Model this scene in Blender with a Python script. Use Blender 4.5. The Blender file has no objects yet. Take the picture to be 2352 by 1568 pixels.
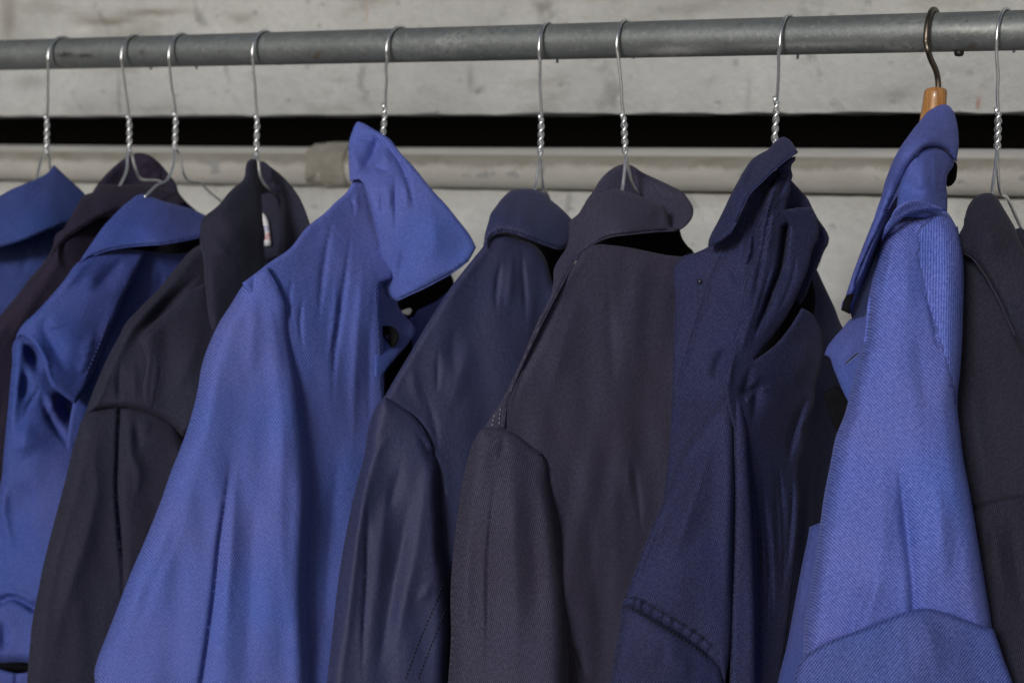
import bpy, math, random, sys
import numpy as np
from mathutils import Vector, geometry

R = math.radians
sc = bpy.context.scene
COL = sc.collection

# ------------------------------------------------------------------ camera
FPX = 3920.0                     # focal length in units of the 2352-wide picture
CX, CY = 1176.0, 784.0
PITCH = R(7.1)
CAM = np.array([0.0, 0.0, 1.62])
FW = np.array([0.0, math.cos(PITCH), -math.sin(PITCH)])
UP = np.array([0.0, math.sin(PITCH), math.cos(PITCH)])
RT = np.array([1.0, 0.0, 0.0])
cd = bpy.data.cameras.new('camera')
cam = bpy.data.objects.new('camera', cd)
COL.objects.link(cam)
cam.location = CAM
cam.rotation_euler = (R(90) - PITCH, 0, 0)
cd.lens = 60.0
cd.sensor_width = 36.0
cd.clip_start = 0.05
cd.clip_end = 200.0
cd.dof.use_dof = True
cd.dof.focus_distance = 1.42
cd.dof.aperture_fstop = 6.3
sc.camera = cam

# ------------------------------------------------------------------ light
SUN_EL, SUN_AZ = 18.0, -23.0     # degrees; azimuth measured from straight behind the camera, minus = left
w = bpy.data.worlds.new('World')
sc.world = w
w.use_nodes = True
nt = w.node_tree
bg = nt.nodes['Background']
sky = nt.nodes.new('ShaderNodeTexSky')
sky.sky_type = 'NISHITA'
sky.sun_disc = False
sky.sun_elevation = R(SUN_EL)
sky.air_density = 1.0
sky.dust_density = 3.0
sky.ozone_density = 1.0
nt.links.new(sky.outputs['Color'], bg.inputs['Color'])
bg.inputs['Strength'].default_value = 0.05
ld = bpy.data.lights.new('sun', 'SUN')
ld.energy = 2.2
ld.angle = R(11)
ld.color = (1.0, 0.995, 0.985)
sun = bpy.data.objects.new('sun', ld)
COL.objects.link(sun)
# towards the sun
sx = math.sin(R(SUN_AZ)) * math.cos(R(SUN_EL))
sy = -math.cos(R(SUN_AZ)) * math.cos(R(SUN_EL))
sz = math.sin(R(SUN_EL))
sun.rotation_euler = Vector((sx, sy, sz)).to_track_quat('Z', 'Y').to_euler()
sun.location = (sx * 6, sy * 6, 1.6 + sz * 6)
sky.sun_rotation = math.atan2(sx, sy)
vs = sc.view_settings
vs.view_transform = 'Standard'
vs.look = 'None'
vs.gamma = 1.0
vs.exposure = 0.06

# ------------------------------------------------------------------ frames
def P(x, y, d):
    """point seen at picture position x, y lying d metres in front of the camera"""
    return CAM + d * (FW + (x - CX) / FPX * RT - (y - CY) / FPX * UP)

RAIL_L = P(0, 123.5, 1.949)
RAIL_R = P(2352, 74.8, 1.4535)
RZ = 0.5 * (RAIL_L[2] + RAIL_R[2])
RAIL_L[2] = RAIL_R[2] = RZ
RO = 0.5 * (RAIL_L + RAIL_R)                   # middle of the rail in view
ES = (RAIL_R - RAIL_L) / np.linalg.norm(RAIL_R - RAIL_L)   # along the rail, to the right
EQ = np.array([-ES[1], ES[0], 0.0])            # away from the camera, square to the rail
if EQ[1] < 0: EQ = -EQ
EZ = np.array([0, 0, 1.0])

def rail_depth(x):
    a, b = 1 / 1.949, 1 / 1.4535
    return 1.0 / (a + (b - a) * x / 2352.0)

def W(s, q, z):
    """rail frame: s along the rail, q behind it, z above the floor"""
    p = RO + ES * s + EQ * q
    return np.array([p[0], p[1], z])

def on_plane(x, y, q):
    """s and z where the ray through x, y meets the vertical plane q behind the rail"""
    d = FW + (x - CX) / FPX * RT - (y - CY) / FPX * UP
    t = np.dot(RO + EQ * q - CAM, EQ) / np.dot(d, EQ)
    p = CAM + t * d
    return np.dot(p - RO, ES), p[2]

# ------------------------------------------------------------------ materials
def new_mat(name):
    m = bpy.data.materials.new(name)
    m.use_nodes = True
    t = m.node_tree
    return m, t, t.nodes['Principled BSDF']

class NB:
    """short node builder"""
    def __init__(s, t): s.t = t
    def n(s, typ, **kw):
        x = s.t.nodes.new(typ)
        for k, v in kw.items(): setattr(x, k, v)
        return x
    def link(s, a, b): s.t.links.new(a, b)
    def val(s, sock, v):
        if hasattr(v, 'links') or hasattr(v, 'is_output'): s.link(v, sock)
        else: sock.default_value = v
    def math(s, op, a, b=None, c=None, clamp=False):
        x = s.n('ShaderNodeMath', operation=op, use_clamp=clamp)
        s.val(x.inputs[0], a)
        if b is not None: s.val(x.inputs[1], b)
        if c is not None: s.val(x.inputs[2], c)
        return x.outputs[0]
    def mix(s, f, a, b):
        x = s.n('ShaderNodeMix', data_type='RGBA')
        s.val(x.inputs[0], f); s.val(x.inputs[6], a); s.val(x.inputs[7], b)
        return x.outputs[2]
    def noise(s, vec, scale, detail=3, rough=0.5):
        x = s.n('ShaderNodeTexNoise')
        if vec is not None: s.link(vec, x.inputs['Vector'])
        x.inputs['Scale'].default_value = scale
        x.inputs['Detail'].default_value = detail
        x.inputs['Roughness'].default_value = rough
        return x.outputs['Fac']
    def ramp(s, f, stops):
        x = s.n('ShaderNodeValToRGB')
        s.link(f, x.inputs[0])
        e = x.color_ramp.elements
        while len(e) < len(stops): e.new(0.5)
        for i, (p, c) in enumerate(stops):
            e[i].position = p
            e[i].color = c if len(c) == 4 else (*c, 1)
        return x.outputs[0]
    def mapped(s, vec, scale):
        x = s.n('ShaderNodeMapping')
        s.link(vec, x.inputs[0])
        x.inputs['Scale'].default_value = scale
        return x.outputs[0]
    def bump(s, h, strength, dist, nrm=None):
        x = s.n('ShaderNodeBump')
        x.inputs['Strength'].default_value = strength
        x.inputs['Distance'].default_value = dist
        s.link(h, x.inputs['Height'])
        if nrm is not None: s.link(nrm, x.inputs['Normal'])
        return x.outputs[0]

def c4(c): return (c[0], c[1], c[2], 1.0)

def fabric(name, lo, hi, period, rough=0.85, sheen=0.12, herring=0.0, contrast=0.75, bump=0.7, fade=0.25, spec=0.25):
    """twill (or herringbone) cloth; UV is in metres on the cloth"""
    m, t, b = new_mat(name)
    k = NB(t)
    uv = k.n('ShaderNodeUVMap').outputs[0]
    sep = k.n('ShaderNodeSeparateXYZ'); k.link(uv, sep.inputs[0])
    u, v = sep.outputs[0], sep.outputs[1]
    # slight irregularity of the threads
    nz = k.noise(uv, 160.0, 2)
    if herring > 0:
        uu = k.math('PINGPONG', u, herring)
        ph = k.math('ADD', k.math('MULTIPLY', uu, 0.8), k.math('MULTIPLY', v, 0.75))
    else:
        ph = u
    ph = k.math('ADD', ph, k.math('MULTIPLY', nz, period * 0.25))
    dr = k.noise(uv, 11.0, 2)
    ph = k.math('ADD', ph, k.math('MULTIPLY', dr, period * 3.0))
    wv = k.math('SINE', k.math('MULTIPLY', ph, 2 * math.pi / period))
    wv = k.math('MULTIPLY_ADD', wv, 0.5, 0.5)
    # cross threads break the ribs into little beads
    cr = k.math('SINE', k.math('MULTIPLY', k.math('ADD', v, k.math('MULTIPLY', u, 0.35)), 2 * math.pi / (period * 0.9)))
    wv2 = k.math('MULTIPLY_ADD', cr, 0.20, k.math('MULTIPLY', wv, 0.80))
    he = k.noise(k.mapped(uv, (1.0, 0.75, 1.0)), 420.0, 3, 0.75)
    fz = k.noise(uv, 900.0, 2, 0.7)
    f = k.math('ADD', k.math('MULTIPLY', k.math('SUBTRACT', wv2, 0.5), contrast),
               k.math('ADD', k.math('MULTIPLY', k.math('SUBTRACT', he, 0.5), 1.7), k.math('MULTIPLY_ADD', fz, 0.9, 0.05)), clamp=True)
    col = k.mix(f, c4(lo), c4(hi))
    # washed-out and darker areas of worn cloth
    big = k.noise(k.mapped(uv, (1.0, 0.55, 1.0)), 14.0, 5, 0.62)
    br = k.n('ShaderNodeBrightContrast')
    wear = k.math('MULTIPLY_ADD', k.math('SUBTRACT', big, 0.5), fade * 2.0, 1.0)
    hs = k.n('ShaderNodeHueSaturation')
    hu = k.noise(uv, 9.0, 3)
    k.link(k.math('MULTIPLY_ADD', k.math('SUBTRACT', hu, 0.5), -0.026, 0.5), hs.inputs['Hue'])
    k.link(k.math('MULTIPLY_ADD', k.math('SUBTRACT', hu, 0.5), 0.3, 0.97), hs.inputs['Saturation'])
    k.link(wear, hs.inputs['Value']); k.link(col, hs.inputs['Color'])
    t.nodes.remove(br)
    # pale lint, a few specks
    vo = k.n('ShaderNodeTexVoronoi'); k.link(uv, vo.inputs['Vector']); vo.inputs['Scale'].default_value = 45.0
    vr = k.n('ShaderNodeSeparateColor'); k.link(vo.outputs['Color'], vr.inputs[0])
    sp = k.math('MULTIPLY', k.math('LESS_THAN', vo.outputs['Distance'], 0.028), k.math('GREATER_THAN', vr.outputs[0], 0.93))
    col2 = k.mix(k.math('MULTIPLY', sp, 0.35), hs.outputs[0], (0.35, 0.37, 0.45, 1))
    k.link(col2, b.inputs['Base Color'])
    b.inputs['Roughness'].default_value = rough
    b.inputs['Specular IOR Level'].default_value = spec
    b.inputs['Sheen Weight'].default_value = sheen
    b.inputs['Sheen Roughness'].default_value = 0.45
    b.inputs['Sheen Tint'].default_value = c4([min(1, 0.12 + 1.6 * x) for x in hi])
    hgt = k.math('ADD', k.math('MULTIPLY', wv2, 0.6), k.math('MULTIPLY', fz, 0.5))
    cr_n = k.noise(k.mapped(uv, (1.0, 0.7, 1.0)), 55.0, 4, 0.6)
    cr_m = k.noise(k.mapped(uv, (1.0, 0.6, 1.0)), 130.0, 3, 0.6)
    nb = k.bump(k.math('ADD', cr_n, k.math('MULTIPLY', cr_m, 0.35)), 0.30, 0.0045)
    k.link(k.bump(hgt, bump, period * 0.35, nb), b.inputs['Normal'])
    return m

def steel(name, col, rough):
    m, t, b = new_mat(name); k = NB(t)
    tc = k.n('ShaderNodeTexCoord').outputs['Object']
    nz = k.noise(tc, 260.0, 3)
    k.link(k.mix(nz, c4([x * 0.75 for x in col]), c4(col)), b.inputs['Base Color'])
    b.inputs['Metallic'].default_value = 1.0
    k.link(k.math('MULTIPLY_ADD', nz, 0.15, rough), b.inputs['Roughness'])
    return m

def plain(name, col, rough=0.7, metal=0.0, vary=0.25, scale=120.0, spec=0.4):
    m, t, b = new_mat(name); k = NB(t)
    tc = k.n('ShaderNodeTexCoord').outputs['Object']
    nz = k.noise(tc, scale, 4)
    k.link(k.mix(nz, c4([x * (1 - vary) for x in col]), c4([min(1, x * (1 + vary)) for x in col])), b.inputs['Base Color'])
    b.inputs['Roughness'].default_value = rough
    b.inputs['Metallic'].default_value = metal
    b.inputs['Specular IOR Level'].default_value = spec
    k.link(k.bump(nz, 0.2, 0.001), b.inputs['Normal'])
    return m

def add_marks(k, tc, c, marks, nz):
    """stains with a place of their own: (x, z, half width, half height, strength, colour) in the object's metres"""
    if not marks: return c
    sp = k.n('ShaderNodeSeparateXYZ'); k.link(tc, sp.inputs[0])
    for (x, z, wx, wz, amt, colr) in marks:
        dx = k.math('DIVIDE', k.math('SUBTRACT', sp.outputs[0], x), wx)
        dz = k.math('DIVIDE', k.math('SUBTRACT', sp.outputs[2], z), wz)
        dz = k.math('ADD', dz, k.math('MULTIPLY', k.math('SUBTRACT', nz, 0.5), 3.0))
        r2 = k.math('ADD', k.math('MULTIPLY', dx, dx), k.math('MULTIPLY', dz, dz))
        g = k.math('POWER', 2.718, k.math('MULTIPLY', r2, -1.0))
        c = k.mix(k.math('MULTIPLY', g, amt), c, c4(colr))
    return c

def concrete_mat(name, base, stain, pale, seed, marks=(), org=None):
    """UV in metres along and up the wall"""
    m, t, b = new_mat(name); k = NB(t)
    tc = k.n('ShaderNodeTexCoord').outputs['Object']
    mp = k.n('ShaderNodeMapping'); k.link(tc, mp.inputs[0]); mp.inputs['Location'].default_value = (seed, seed * 1.7, seed * 0.3)
    v = mp.outputs[0]
    n1 = k.noise(v, 5.0, 6, 0.62)
    n2 = k.noise(v, 26.0, 6, 0.65)
    n3 = k.noise(k.mapped(v, (6.0, 6.0, 17.0)), 1.0, 5, 0.6)     # horizontal smears
    n4 = k.noise(v, 90.0, 3, 0.6)
    c = k.mix(k.ramp(n1, [(0.35, (0, 0, 0)), (0.68, (1, 1, 1))]), c4(base), c4(pale))
    c = k.mix(k.math('MULTIPLY', k.ramp(n3, [(0.56, (0, 0, 0)), (0.74, (1, 1, 1))]), 0.75), c, c4(stain))
    c = k.mix(k.math('MULTIPLY', k.ramp(n2, [(0.60, (0, 0, 0)), (0.72, (1, 1, 1))]), 0.45), c, c4([x * 0.72 for x in base]))
    c = k.mix(k.math('MULTIPLY', k.ramp(n2, [(0.27, (1, 1, 1)), (0.36, (0, 0, 0))]), 0.5), c, c4([min(1, x * 1.35) for x in pale]))
    vo = k.n('ShaderNodeTexVoronoi'); k.link(v, vo.inputs['Vector']); vo.inputs['Scale'].default_value = 30.0
    pit = k.ramp(vo.outputs['Distance'], [(0.05, (1, 1, 1)), (0.16, (0, 0, 0))])
    n6 = k.noise(k.mapped(v, (3.0, 3.0, 7.0)), 1.0, 4, 0.55)
    c = k.mix(k.math('MULTIPLY', k.ramp(n6, [(0.50, (0, 0, 0)), (0.68, (1, 1, 1))]), 0.5), c, c4([x * 0.62 for x in base]))
    w1 = k.n('ShaderNodeTexWave'); k.link(v, w1.inputs['Vector']); w1.inputs['Scale'].default_value = 1.3
    w1.inputs['Distortion'].default_value = 9.0; w1.inputs['Detail'].default_value = 4.0
    scr = k.math('MULTIPLY', k.ramp(w1.outputs['Fac'], [(0.0, (1, 1, 1)), (0.012, (0, 0, 0))]), k.ramp(n2, [(0.48, (0, 0, 0)), (0.6, (1, 1, 1))]))
    c = k.mix(k.math('MULTIPLY', scr, 0.55), c, c4([x * 0.45 for x in base]))
    c = k.mix(k.math('MULTIPLY', pit, 0.25), c, c4([x * 0.5 for x in base]))
    c = k.mix(k.math('MULTIPLY', k.math('SUBTRACT', n4, 0.42, clamp=True), 0.5), c, c4([x * 0.6 for x in base]))
    c = add_marks(k, tc, c, marks, n2)
    k.link(c, b.inputs['Base Color'])
    b.inputs['Roughness'].default_value = 0.9
    b.inputs['Specular IOR Level'].default_value = 0.2
    h = k.math('ADD', k.math('MULTIPLY', n2, 0.8), k.math('MULTIPLY', n4, 0.3))
    h = k.math('SUBTRACT', h, k.math('MULTIPLY', pit, 0.3))
    k.link(k.bump(h, 0.55, 0.012), b.inputs['Normal'])
    return m

def zinc_mat(marks=()):
    m, t, b = new_mat('galvanised_steel'); k = NB(t)
    tc = k.n('ShaderNodeTexCoord').outputs['Object']
    n1 = k.noise(k.mapped(tc, (9.0, 40.0, 40.0)), 1.0, 5, 0.6)
    n2 = k.noise(tc, 180.0, 4, 0.7)
    n3 = k.noise(tc, 38.0, 4, 0.6)
    c = k.mix(k.ramp(n1, [(0.3, (0, 0, 0)), (0.7, (1, 1, 1))]), (0.105, 0.118, 0.122, 1), (0.150, 0.166, 0.170, 1))
    c = k.mix(k.math('MULTIPLY', k.ramp(n2, [(0.55, (0, 0, 0)), (0.70, (1, 1, 1))]), 0.35), c, (0.30, 0.31, 0.31, 1))
    c = k.mix(k.math('MULTIPLY', k.ramp(n2, [(0.28, (1, 1, 1)), (0.40, (0, 0, 0))]), 0.6), c, (0.05, 0.052, 0.05, 1))
    rust = k.math('MULTIPLY', k.ramp(n3, [(0.66, (0, 0, 0)), (0.74, (1, 1, 1))]), 0.75)
    c = k.mix(rust, c, (0.10, 0.075, 0.045, 1))
    n5 = k.noise(k.mapped(tc, (5.0, 12.0, 12.0)), 1.0, 3, 0.6)
    worn = k.math('MULTIPLY', k.ramp(n5, [(0.60, (0, 0, 0)), (0.70, (1, 1, 1))]), k.ramp(n2, [(0.42, (0, 0, 0)), (0.52, (1, 1, 1))]))
    c = k.mix(k.math('MULTIPLY', worn, 0.25), c, (0.48, 0.49, 0.48, 1))
    c = add_marks(k, tc, c, marks, n2)
    k.link(c, b.inputs['Base Color'])
    b.inputs['Metallic'].default_value = 0.45
    k.link(k.math('MULTIPLY_ADD', n2, 0.25, 0.42), b.inputs['Roughness'])
    k.link(k.bump(n2, 0.35, 0.0015), b.inputs['Normal'])
    return m

def paint_mat():
    """cream paint on a pipe: object z is measured from the pipe's axis"""
    m, t, b = new_mat('chipped_cream_paint'); k = NB(t)
    tc = k.n('ShaderNodeTexCoord').outputs['Object']
    sep = k.n('ShaderNodeSeparateXYZ'); k.link(tc, sep.inputs[0])
    z = sep.outputs[2]
    n1 = k.noise(k.mapped(tc, (7.0, 30.0, 30.0)), 1.0, 6, 0.65)
    n2 = k.noise(tc, 34.0, 5, 0.6)
    n3 = k.noise(k.mapped(tc, (16.0, 40.0, 26.0)), 1.0, 5, 0.7)
    c = k.mix(n1, (0.345, 0.347, 0.338, 1), (0.56, 0.562, 0.552, 1))
    # the grime that settled on a ledge of old paint, ragged lower edge
    dz = k.math('ADD', z, k.math('MULTIPLY', k.math('SUBTRACT', n3, 0.5), 0.022))
    def soft(v_, e0, e1):
        x = k.n('ShaderNodeMapRange'); x.interpolation_type = 'SMOOTHSTEP'
        k.val(x.inputs[0], v_); x.inputs[1].default_value = e0; x.inputs[2].default_value = e1
        return x.outputs[0]
    band = k.math('MULTIPLY', soft(dz, -0.002, 0.008), soft(z, 0.0185, 0.0145))
    c = k.mix(k.math('MULTIPLY', band, k.math('MULTIPLY_ADD', n1, 1.1, 0.2)), c, (0.18, 0.171, 0.14, 1))
    chip = k.math('MULTIPLY', k.ramp(n2, [(0.59, (0, 0, 0)), (0.63, (1, 1, 1))]),
                  k.math('MULTIPLY', k.math('LESS_THAN', z, 0.008), k.math('GREATER_THAN', z, -0.012)))
    c = k.mix(k.math('MULTIPLY', chip, 0.8), c, (0.27, 0.29, 0.31, 1))
    k.link(c, b.inputs['Base Color'])
    b.inputs['Roughness'].default_value = 0.6
    k.link(k.bump(k.math('ADD', n2, k.math('MULTIPLY', band, 0.15)), 0.3, 0.004), b.inputs['Normal'])
    return m

def wood_mat():
    m, t, b = new_mat('varnished_wood'); k = NB(t)
    tc = k.n('ShaderNodeTexCoord').outputs['Object']
    g = k.noise(k.mapped(tc, (260.0, 260.0, 24.0)), 1.0, 4, 0.6)
    c = k.ramp(g, [(0.3, (0.16, 0.065, 0.018)), (0.55, (0.36, 0.17, 0.05)), (0.8, (0.52, 0.27, 0.09))])
    k.link(c, b.inputs['Base Color'])
    b.inputs['Roughness'].default_value = 0.42
    b.inputs['Coat Weight'].default_value = 0.2
    k.link(k.bump(g, 0.25, 0.0008), b.inputs['Normal'])
    return m

def tag_mat():
    """woven size tag, UV: u across, v down in metres; blurred coloured print"""
    m, t, b = new_mat('woven_tag'); k = NB(t)
    uv = k.n('ShaderNodeUVMap').outputs[0]
    sep = k.n('ShaderNodeSeparateXYZ'); k.link(uv, sep.inputs[0])
    v = sep.outputs[1]
    nz = k.noise(uv, 700.0, 2)
    def band(a, bb): return k.math('MULTIPLY', k.math('GREATER_THAN', v, a), k.math('LESS_THAN', v, bb))
    pr = k.math('GREATER_THAN', nz, 0.5)
    c = (0.55, 0.55, 0.57, 1)
    c = k.mix(k.math('MULTIPLY', band(0.0, 0.006), pr), c, (0.12, 0.14, 0.42, 1))
    c = k.mix(k.math('MULTIPLY', band(-0.009, -0.002), pr), c, (0.42, 0.06, 0.08, 1))
    c = k.mix(k.math('MULTIPLY', band(-0.024, -0.012), pr), c, (0.25, 0.25, 0.28, 1))
    k.link(c, b.inputs['Base Color'])
    b.inputs['Roughness'].default_value = 0.8
    return m

# ------------------------------------------------------------------ object helpers
def prop(o, label=None, cat=None, group=None, kind=None):
    for k_, v_ in (('label', label), ('category', cat), ('group', group), ('kind', kind)):
        if v_: o[k_] = v_
    return o

def thing(name, loc, label, cat, group=None):
    o = bpy.data.objects.new(name, None)
    COL.objects.link(o)
    o.location = Vector(loc)
    o.empty_display_size = 0.05
    return prop(o, label, cat, group)

def root_loc(o):
    loc = np.zeros(3)
    while o is not None:
        loc += np.array(o.location)
        o = o.parent
    return loc

def mesh_obj(name, verts, faces, mat, parent=None, loc=None, uv=None, smooth=True, label=None):
    """verts: Nx3 world; faces: list of tuples, or Mx3 array. parent: object it belongs to"""
    verts = np.asarray(verts, dtype=np.float64)
    org = root_loc(parent) if parent is not None else (np.array(loc) if loc is not None else verts.mean(0))
    off = np.zeros(3)
    me = bpy.data.meshes.new(name)
    loc_v = verts - org - off
    if isinstance(faces, np.ndarray):
        nf = len(faces)
        me.vertices.add(len(loc_v)); me.vertices.foreach_set('co', loc_v.astype(np.float32).ravel())
        me.loops.add(nf * 3); me.loops.foreach_set('vertex_index', faces.astype(np.int32).ravel())
        me.polygons.add(nf)
        me.polygons.foreach_set('loop_start', np.arange(0, nf * 3, 3, dtype=np.int32))
        me.update(calc_edges=True)
    else:
        me.from_pydata([tuple(p) for p in loc_v], [], faces)
    me.validate()
    if uv is not None:
        li = np.zeros(len(me.loops), dtype=np.int32); me.loops.foreach_get('vertex_index', li)
        lay = me.uv_layers.new(name='UVMap')
        lay.data.foreach_set('uv', uv[li].astype(np.float32).ravel())
    if smooth: me.polygons.foreach_set('use_smooth', np.ones(len(me.polygons), dtype=bool))
    me.materials.append(mat)
    o = bpy.data.objects.new(name, me)
    COL.objects.link(o)
    if parent is not None: o.parent = parent
    else: o.location = Vector(org)
    if label: o['label'] = label
    return o

def spline(pts, n_per=8, closed=False, corner=50.0):
    """Catmull-Rom through pts (N x k); turns sharper than `corner` degrees stay corners"""
    p = np.asarray(pts, dtype=float)
    n = len(p)
    if n < 3: return p
    out = []
    idx = range(n) if closed else range(n - 1)
    def is_corner(i):
        if not closed and (i == 0 or i == n - 1): return True
        a, b, c = p[(i - 1) % n][:2], p[i % n][:2], p[(i + 1) % n][:2]
        u, v = b - a, c - b
        lu, lv = np.hypot(*u), np.hypot(*v)
        if lu < 1e-9 or lv < 1e-9: return True
        return math.degrees(math.acos(max(-1, min(1, np.dot(u, v) / lu / lv)))) > corner
    def tangent(i):
        if is_corner(i): return None
        a, b, c = p[(i - 1) % n], p[i % n], p[(i + 1) % n]
        d0 = np.hypot(*(b - a)[:2]); d1 = np.hypot(*(c - b)[:2])
        return ((b - a) / d0 * d1 + (c - b) / d1 * d0) / (d0 + d1)
    for i in idx:
        a, b = p[i], p[(i + 1) % n]
        L = np.hypot(*(b - a)[:2])
        ta, tb = tangent(i), tangent(i + 1)
        ta = (b - a) / max(L, 1e-9) if ta is None else ta
        tb = (b - a) / max(L, 1e-9) if tb is None else tb
        m = max(1, int(round(L / n_per)))
        for j in range(m):
            t = j / m
            h1 = 2 * t**3 - 3 * t**2 + 1; h2 = t**3 - 2 * t**2 + t
            h3 = -2 * t**3 + 3 * t**2; h4 = t**3 - t**2
            out.append(h1 * a + h2 * L * ta + h3 * b + h4 * L * tb)
    if not closed: out.append(p[-1])
    return np.array(out)

def tube(name, path, rad, mat, parent=None, sides=10, loc=None, label=None, cap=True):
    """round bar along a list of 3-D points; rad may be a list"""
    p = np.asarray(path, dtype=float)
    n = len(p)
    r = np.full(n, rad) if np.isscalar(rad) else np.asarray(rad, dtype=float)
    t = np.gradient(p, axis=0)
    t /= np.linalg.norm(t, axis=1)[:, None] + 1e-12
    a = np.cross(t[0], [0.3, 0.2, 0.93]); a /= np.linalg.norm(a)
    V, F = [], []
    for i in range(n):
        a = a - t[i] * np.dot(a, t[i]); a /= np.linalg.norm(a)
        b = np.cross(t[i], a)
        for j in range(sides):
            q = 2 * math.pi * j / sides
            V.append(p[i] + r[i] * (math.cos(q) * a + math.sin(q) * b))
    for i in range(n - 1):
        for j in range(sides):
            k = (j + 1) % sides
            F.append((i * sides + j, i * sides + k, (i + 1) * sides + k, (i + 1) * sides + j))
    if cap:
        F.append(tuple(range(sides - 1, -1, -1)))
        F.append(tuple((n - 1) * sides + j for j in range(sides)))
    return mesh_obj(name, V, F, mat, parent, loc, label=label)

# ------------------------------------------------------------------ reading positions in the picture
REG = {'A1': (0, 0, 2.7857), 'B1': (723.7, 0, 2.7857), 'C1': (1527.8, 0, 2.7857),
       'A2': (0, 482.5, 2.7857), 'B2': (723.7, 482.5, 2.7857), 'C2': (1527.8, 482.5, 2.7857),
       'A3': (0, 1005.1, 2.7857), 'B3': (723.7, 1005.1, 2.7857), 'C3': (1527.8, 1005.1, 2.7857),
       'D1': (1206.2, 337.7, 4.6429), 'D2': (1560.0, 281.4, 4.6429), 'D3': (1527.8, 562.9, 4.6429),
       'D4': (1913.8, 201.0, 5.1045), 'D5': (788.0, 265.4, 6.6326), 'D6': (868.4, 595.0, 9.2855),
       'D7': (1367.0, 1206.2, 4.3337), 'D8': (1849.5, 450.3, 4.6421), 'D9': (0, 337.7, 4.6429),
       'D10': (0, 723.7, 4.6429), 'D11': (442.3, 345.8, 5.5713), 'P': (0, 0, 1.0)}

def Q(text):
    """'A2:10,20 30,40 | P:...' -> N x 2 (or N x 3, third value kept) in picture units"""
    out = []
    for seg in text.split('|'):
        tag, body = seg.strip().split(':')
        ox, oy, k = REG[tag.strip()]
        for w_ in body.split():
            v = [float(t_) for t_ in w_.split(',')]
            out.append([ox + v[0] / k, oy + v[1] / k] + v[2:])
    return np.array(out)

def poly_dist(pts, line, closed=False):
    """for every point: distance to a polyline, signed side (+ right of travel on the picture), and parameter 0..1"""
    a = line if not closed else np.vstack([line, line[:1]])
    seg = a[1:] - a[:-1]
    L = np.hypot(seg[:, 0], seg[:, 1]); cum = np.concatenate([[0], np.cumsum(L)])
    best = np.full(len(pts), 1e9); side = np.zeros(len(pts)); par = np.zeros(len(pts))
    for i in range(len(seg)):
        if L[i] < 1e-9: continue
        d = pts - a[i]
        t = np.clip((d @ seg[i]) / L[i]**2, 0, 1)
        e = d - t[:, None] * seg[i]
        r = np.hypot(e[:, 0], e[:, 1])
        m = r < best
        best[m] = r[m]
        cr = seg[i][0] * d[:, 1] - seg[i][1] * d[:, 0]
        side[m] = np.sign(cr[m])
        par[m] = (cum[i] + t[m] * L[i]) / cum[-1]
    return best, -side, par

def inside(pts, poly):
    x, y = pts[:, 0], pts[:, 1]
    r = np.zeros(len(pts), dtype=bool)
    n = len(poly)
    j = n - 1
    for i in range(n):
        xi, yi = poly[i]; xj, yj = poly[j]
        if yi != yj:
            c = ((yi > y) != (yj > y)) & (x < (xj - xi) * (y - yi) / (yj - yi) + xi)
            r ^= c
        j = i
    return r

def tps(anchors):
    a = np.asarray(anchors, dtype=float)
    xy = a[:, :2] / 300.0; d = a[:, 2]
    n = len(a)
    if n == 1: return lambda q: np.full(len(q), d[0])
    A = np.hstack([np.ones((n, 1)), xy])
    if n < 4:
        co = np.linalg.lstsq(np.vstack([A, np.eye(3) * [0, 1e-3, 1e-3]]), np.concatenate([d, [0, 0, 0]]), rcond=None)[0]
        return lambda q: np.hstack([np.ones((len(q), 1)), q / 300.0]) @ co
    def phi(r2): return np.where(r2 > 1e-12, r2 * np.log(np.maximum(r2, 1e-12)), 0.0)
    r2 = ((xy[:, None] - xy[None])**2).sum(-1)
    K = phi(r2) + np.eye(n) * 0.02
    M = np.block([[K, A], [A.T, np.zeros((3, 3))]])
    s = np.linalg.solve(M, np.concatenate([d, [0, 0, 0]]))
    def f(q):
        qq = q / 300.0
        r2 = ((qq[:, None] - xy[None])**2).sum(-1)
        return phi(r2) @ s[:n] + s[n] + qq @ s[n + 1:]
    return f

FOLD = 0.6      # one hand on the depth of all folds

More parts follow.
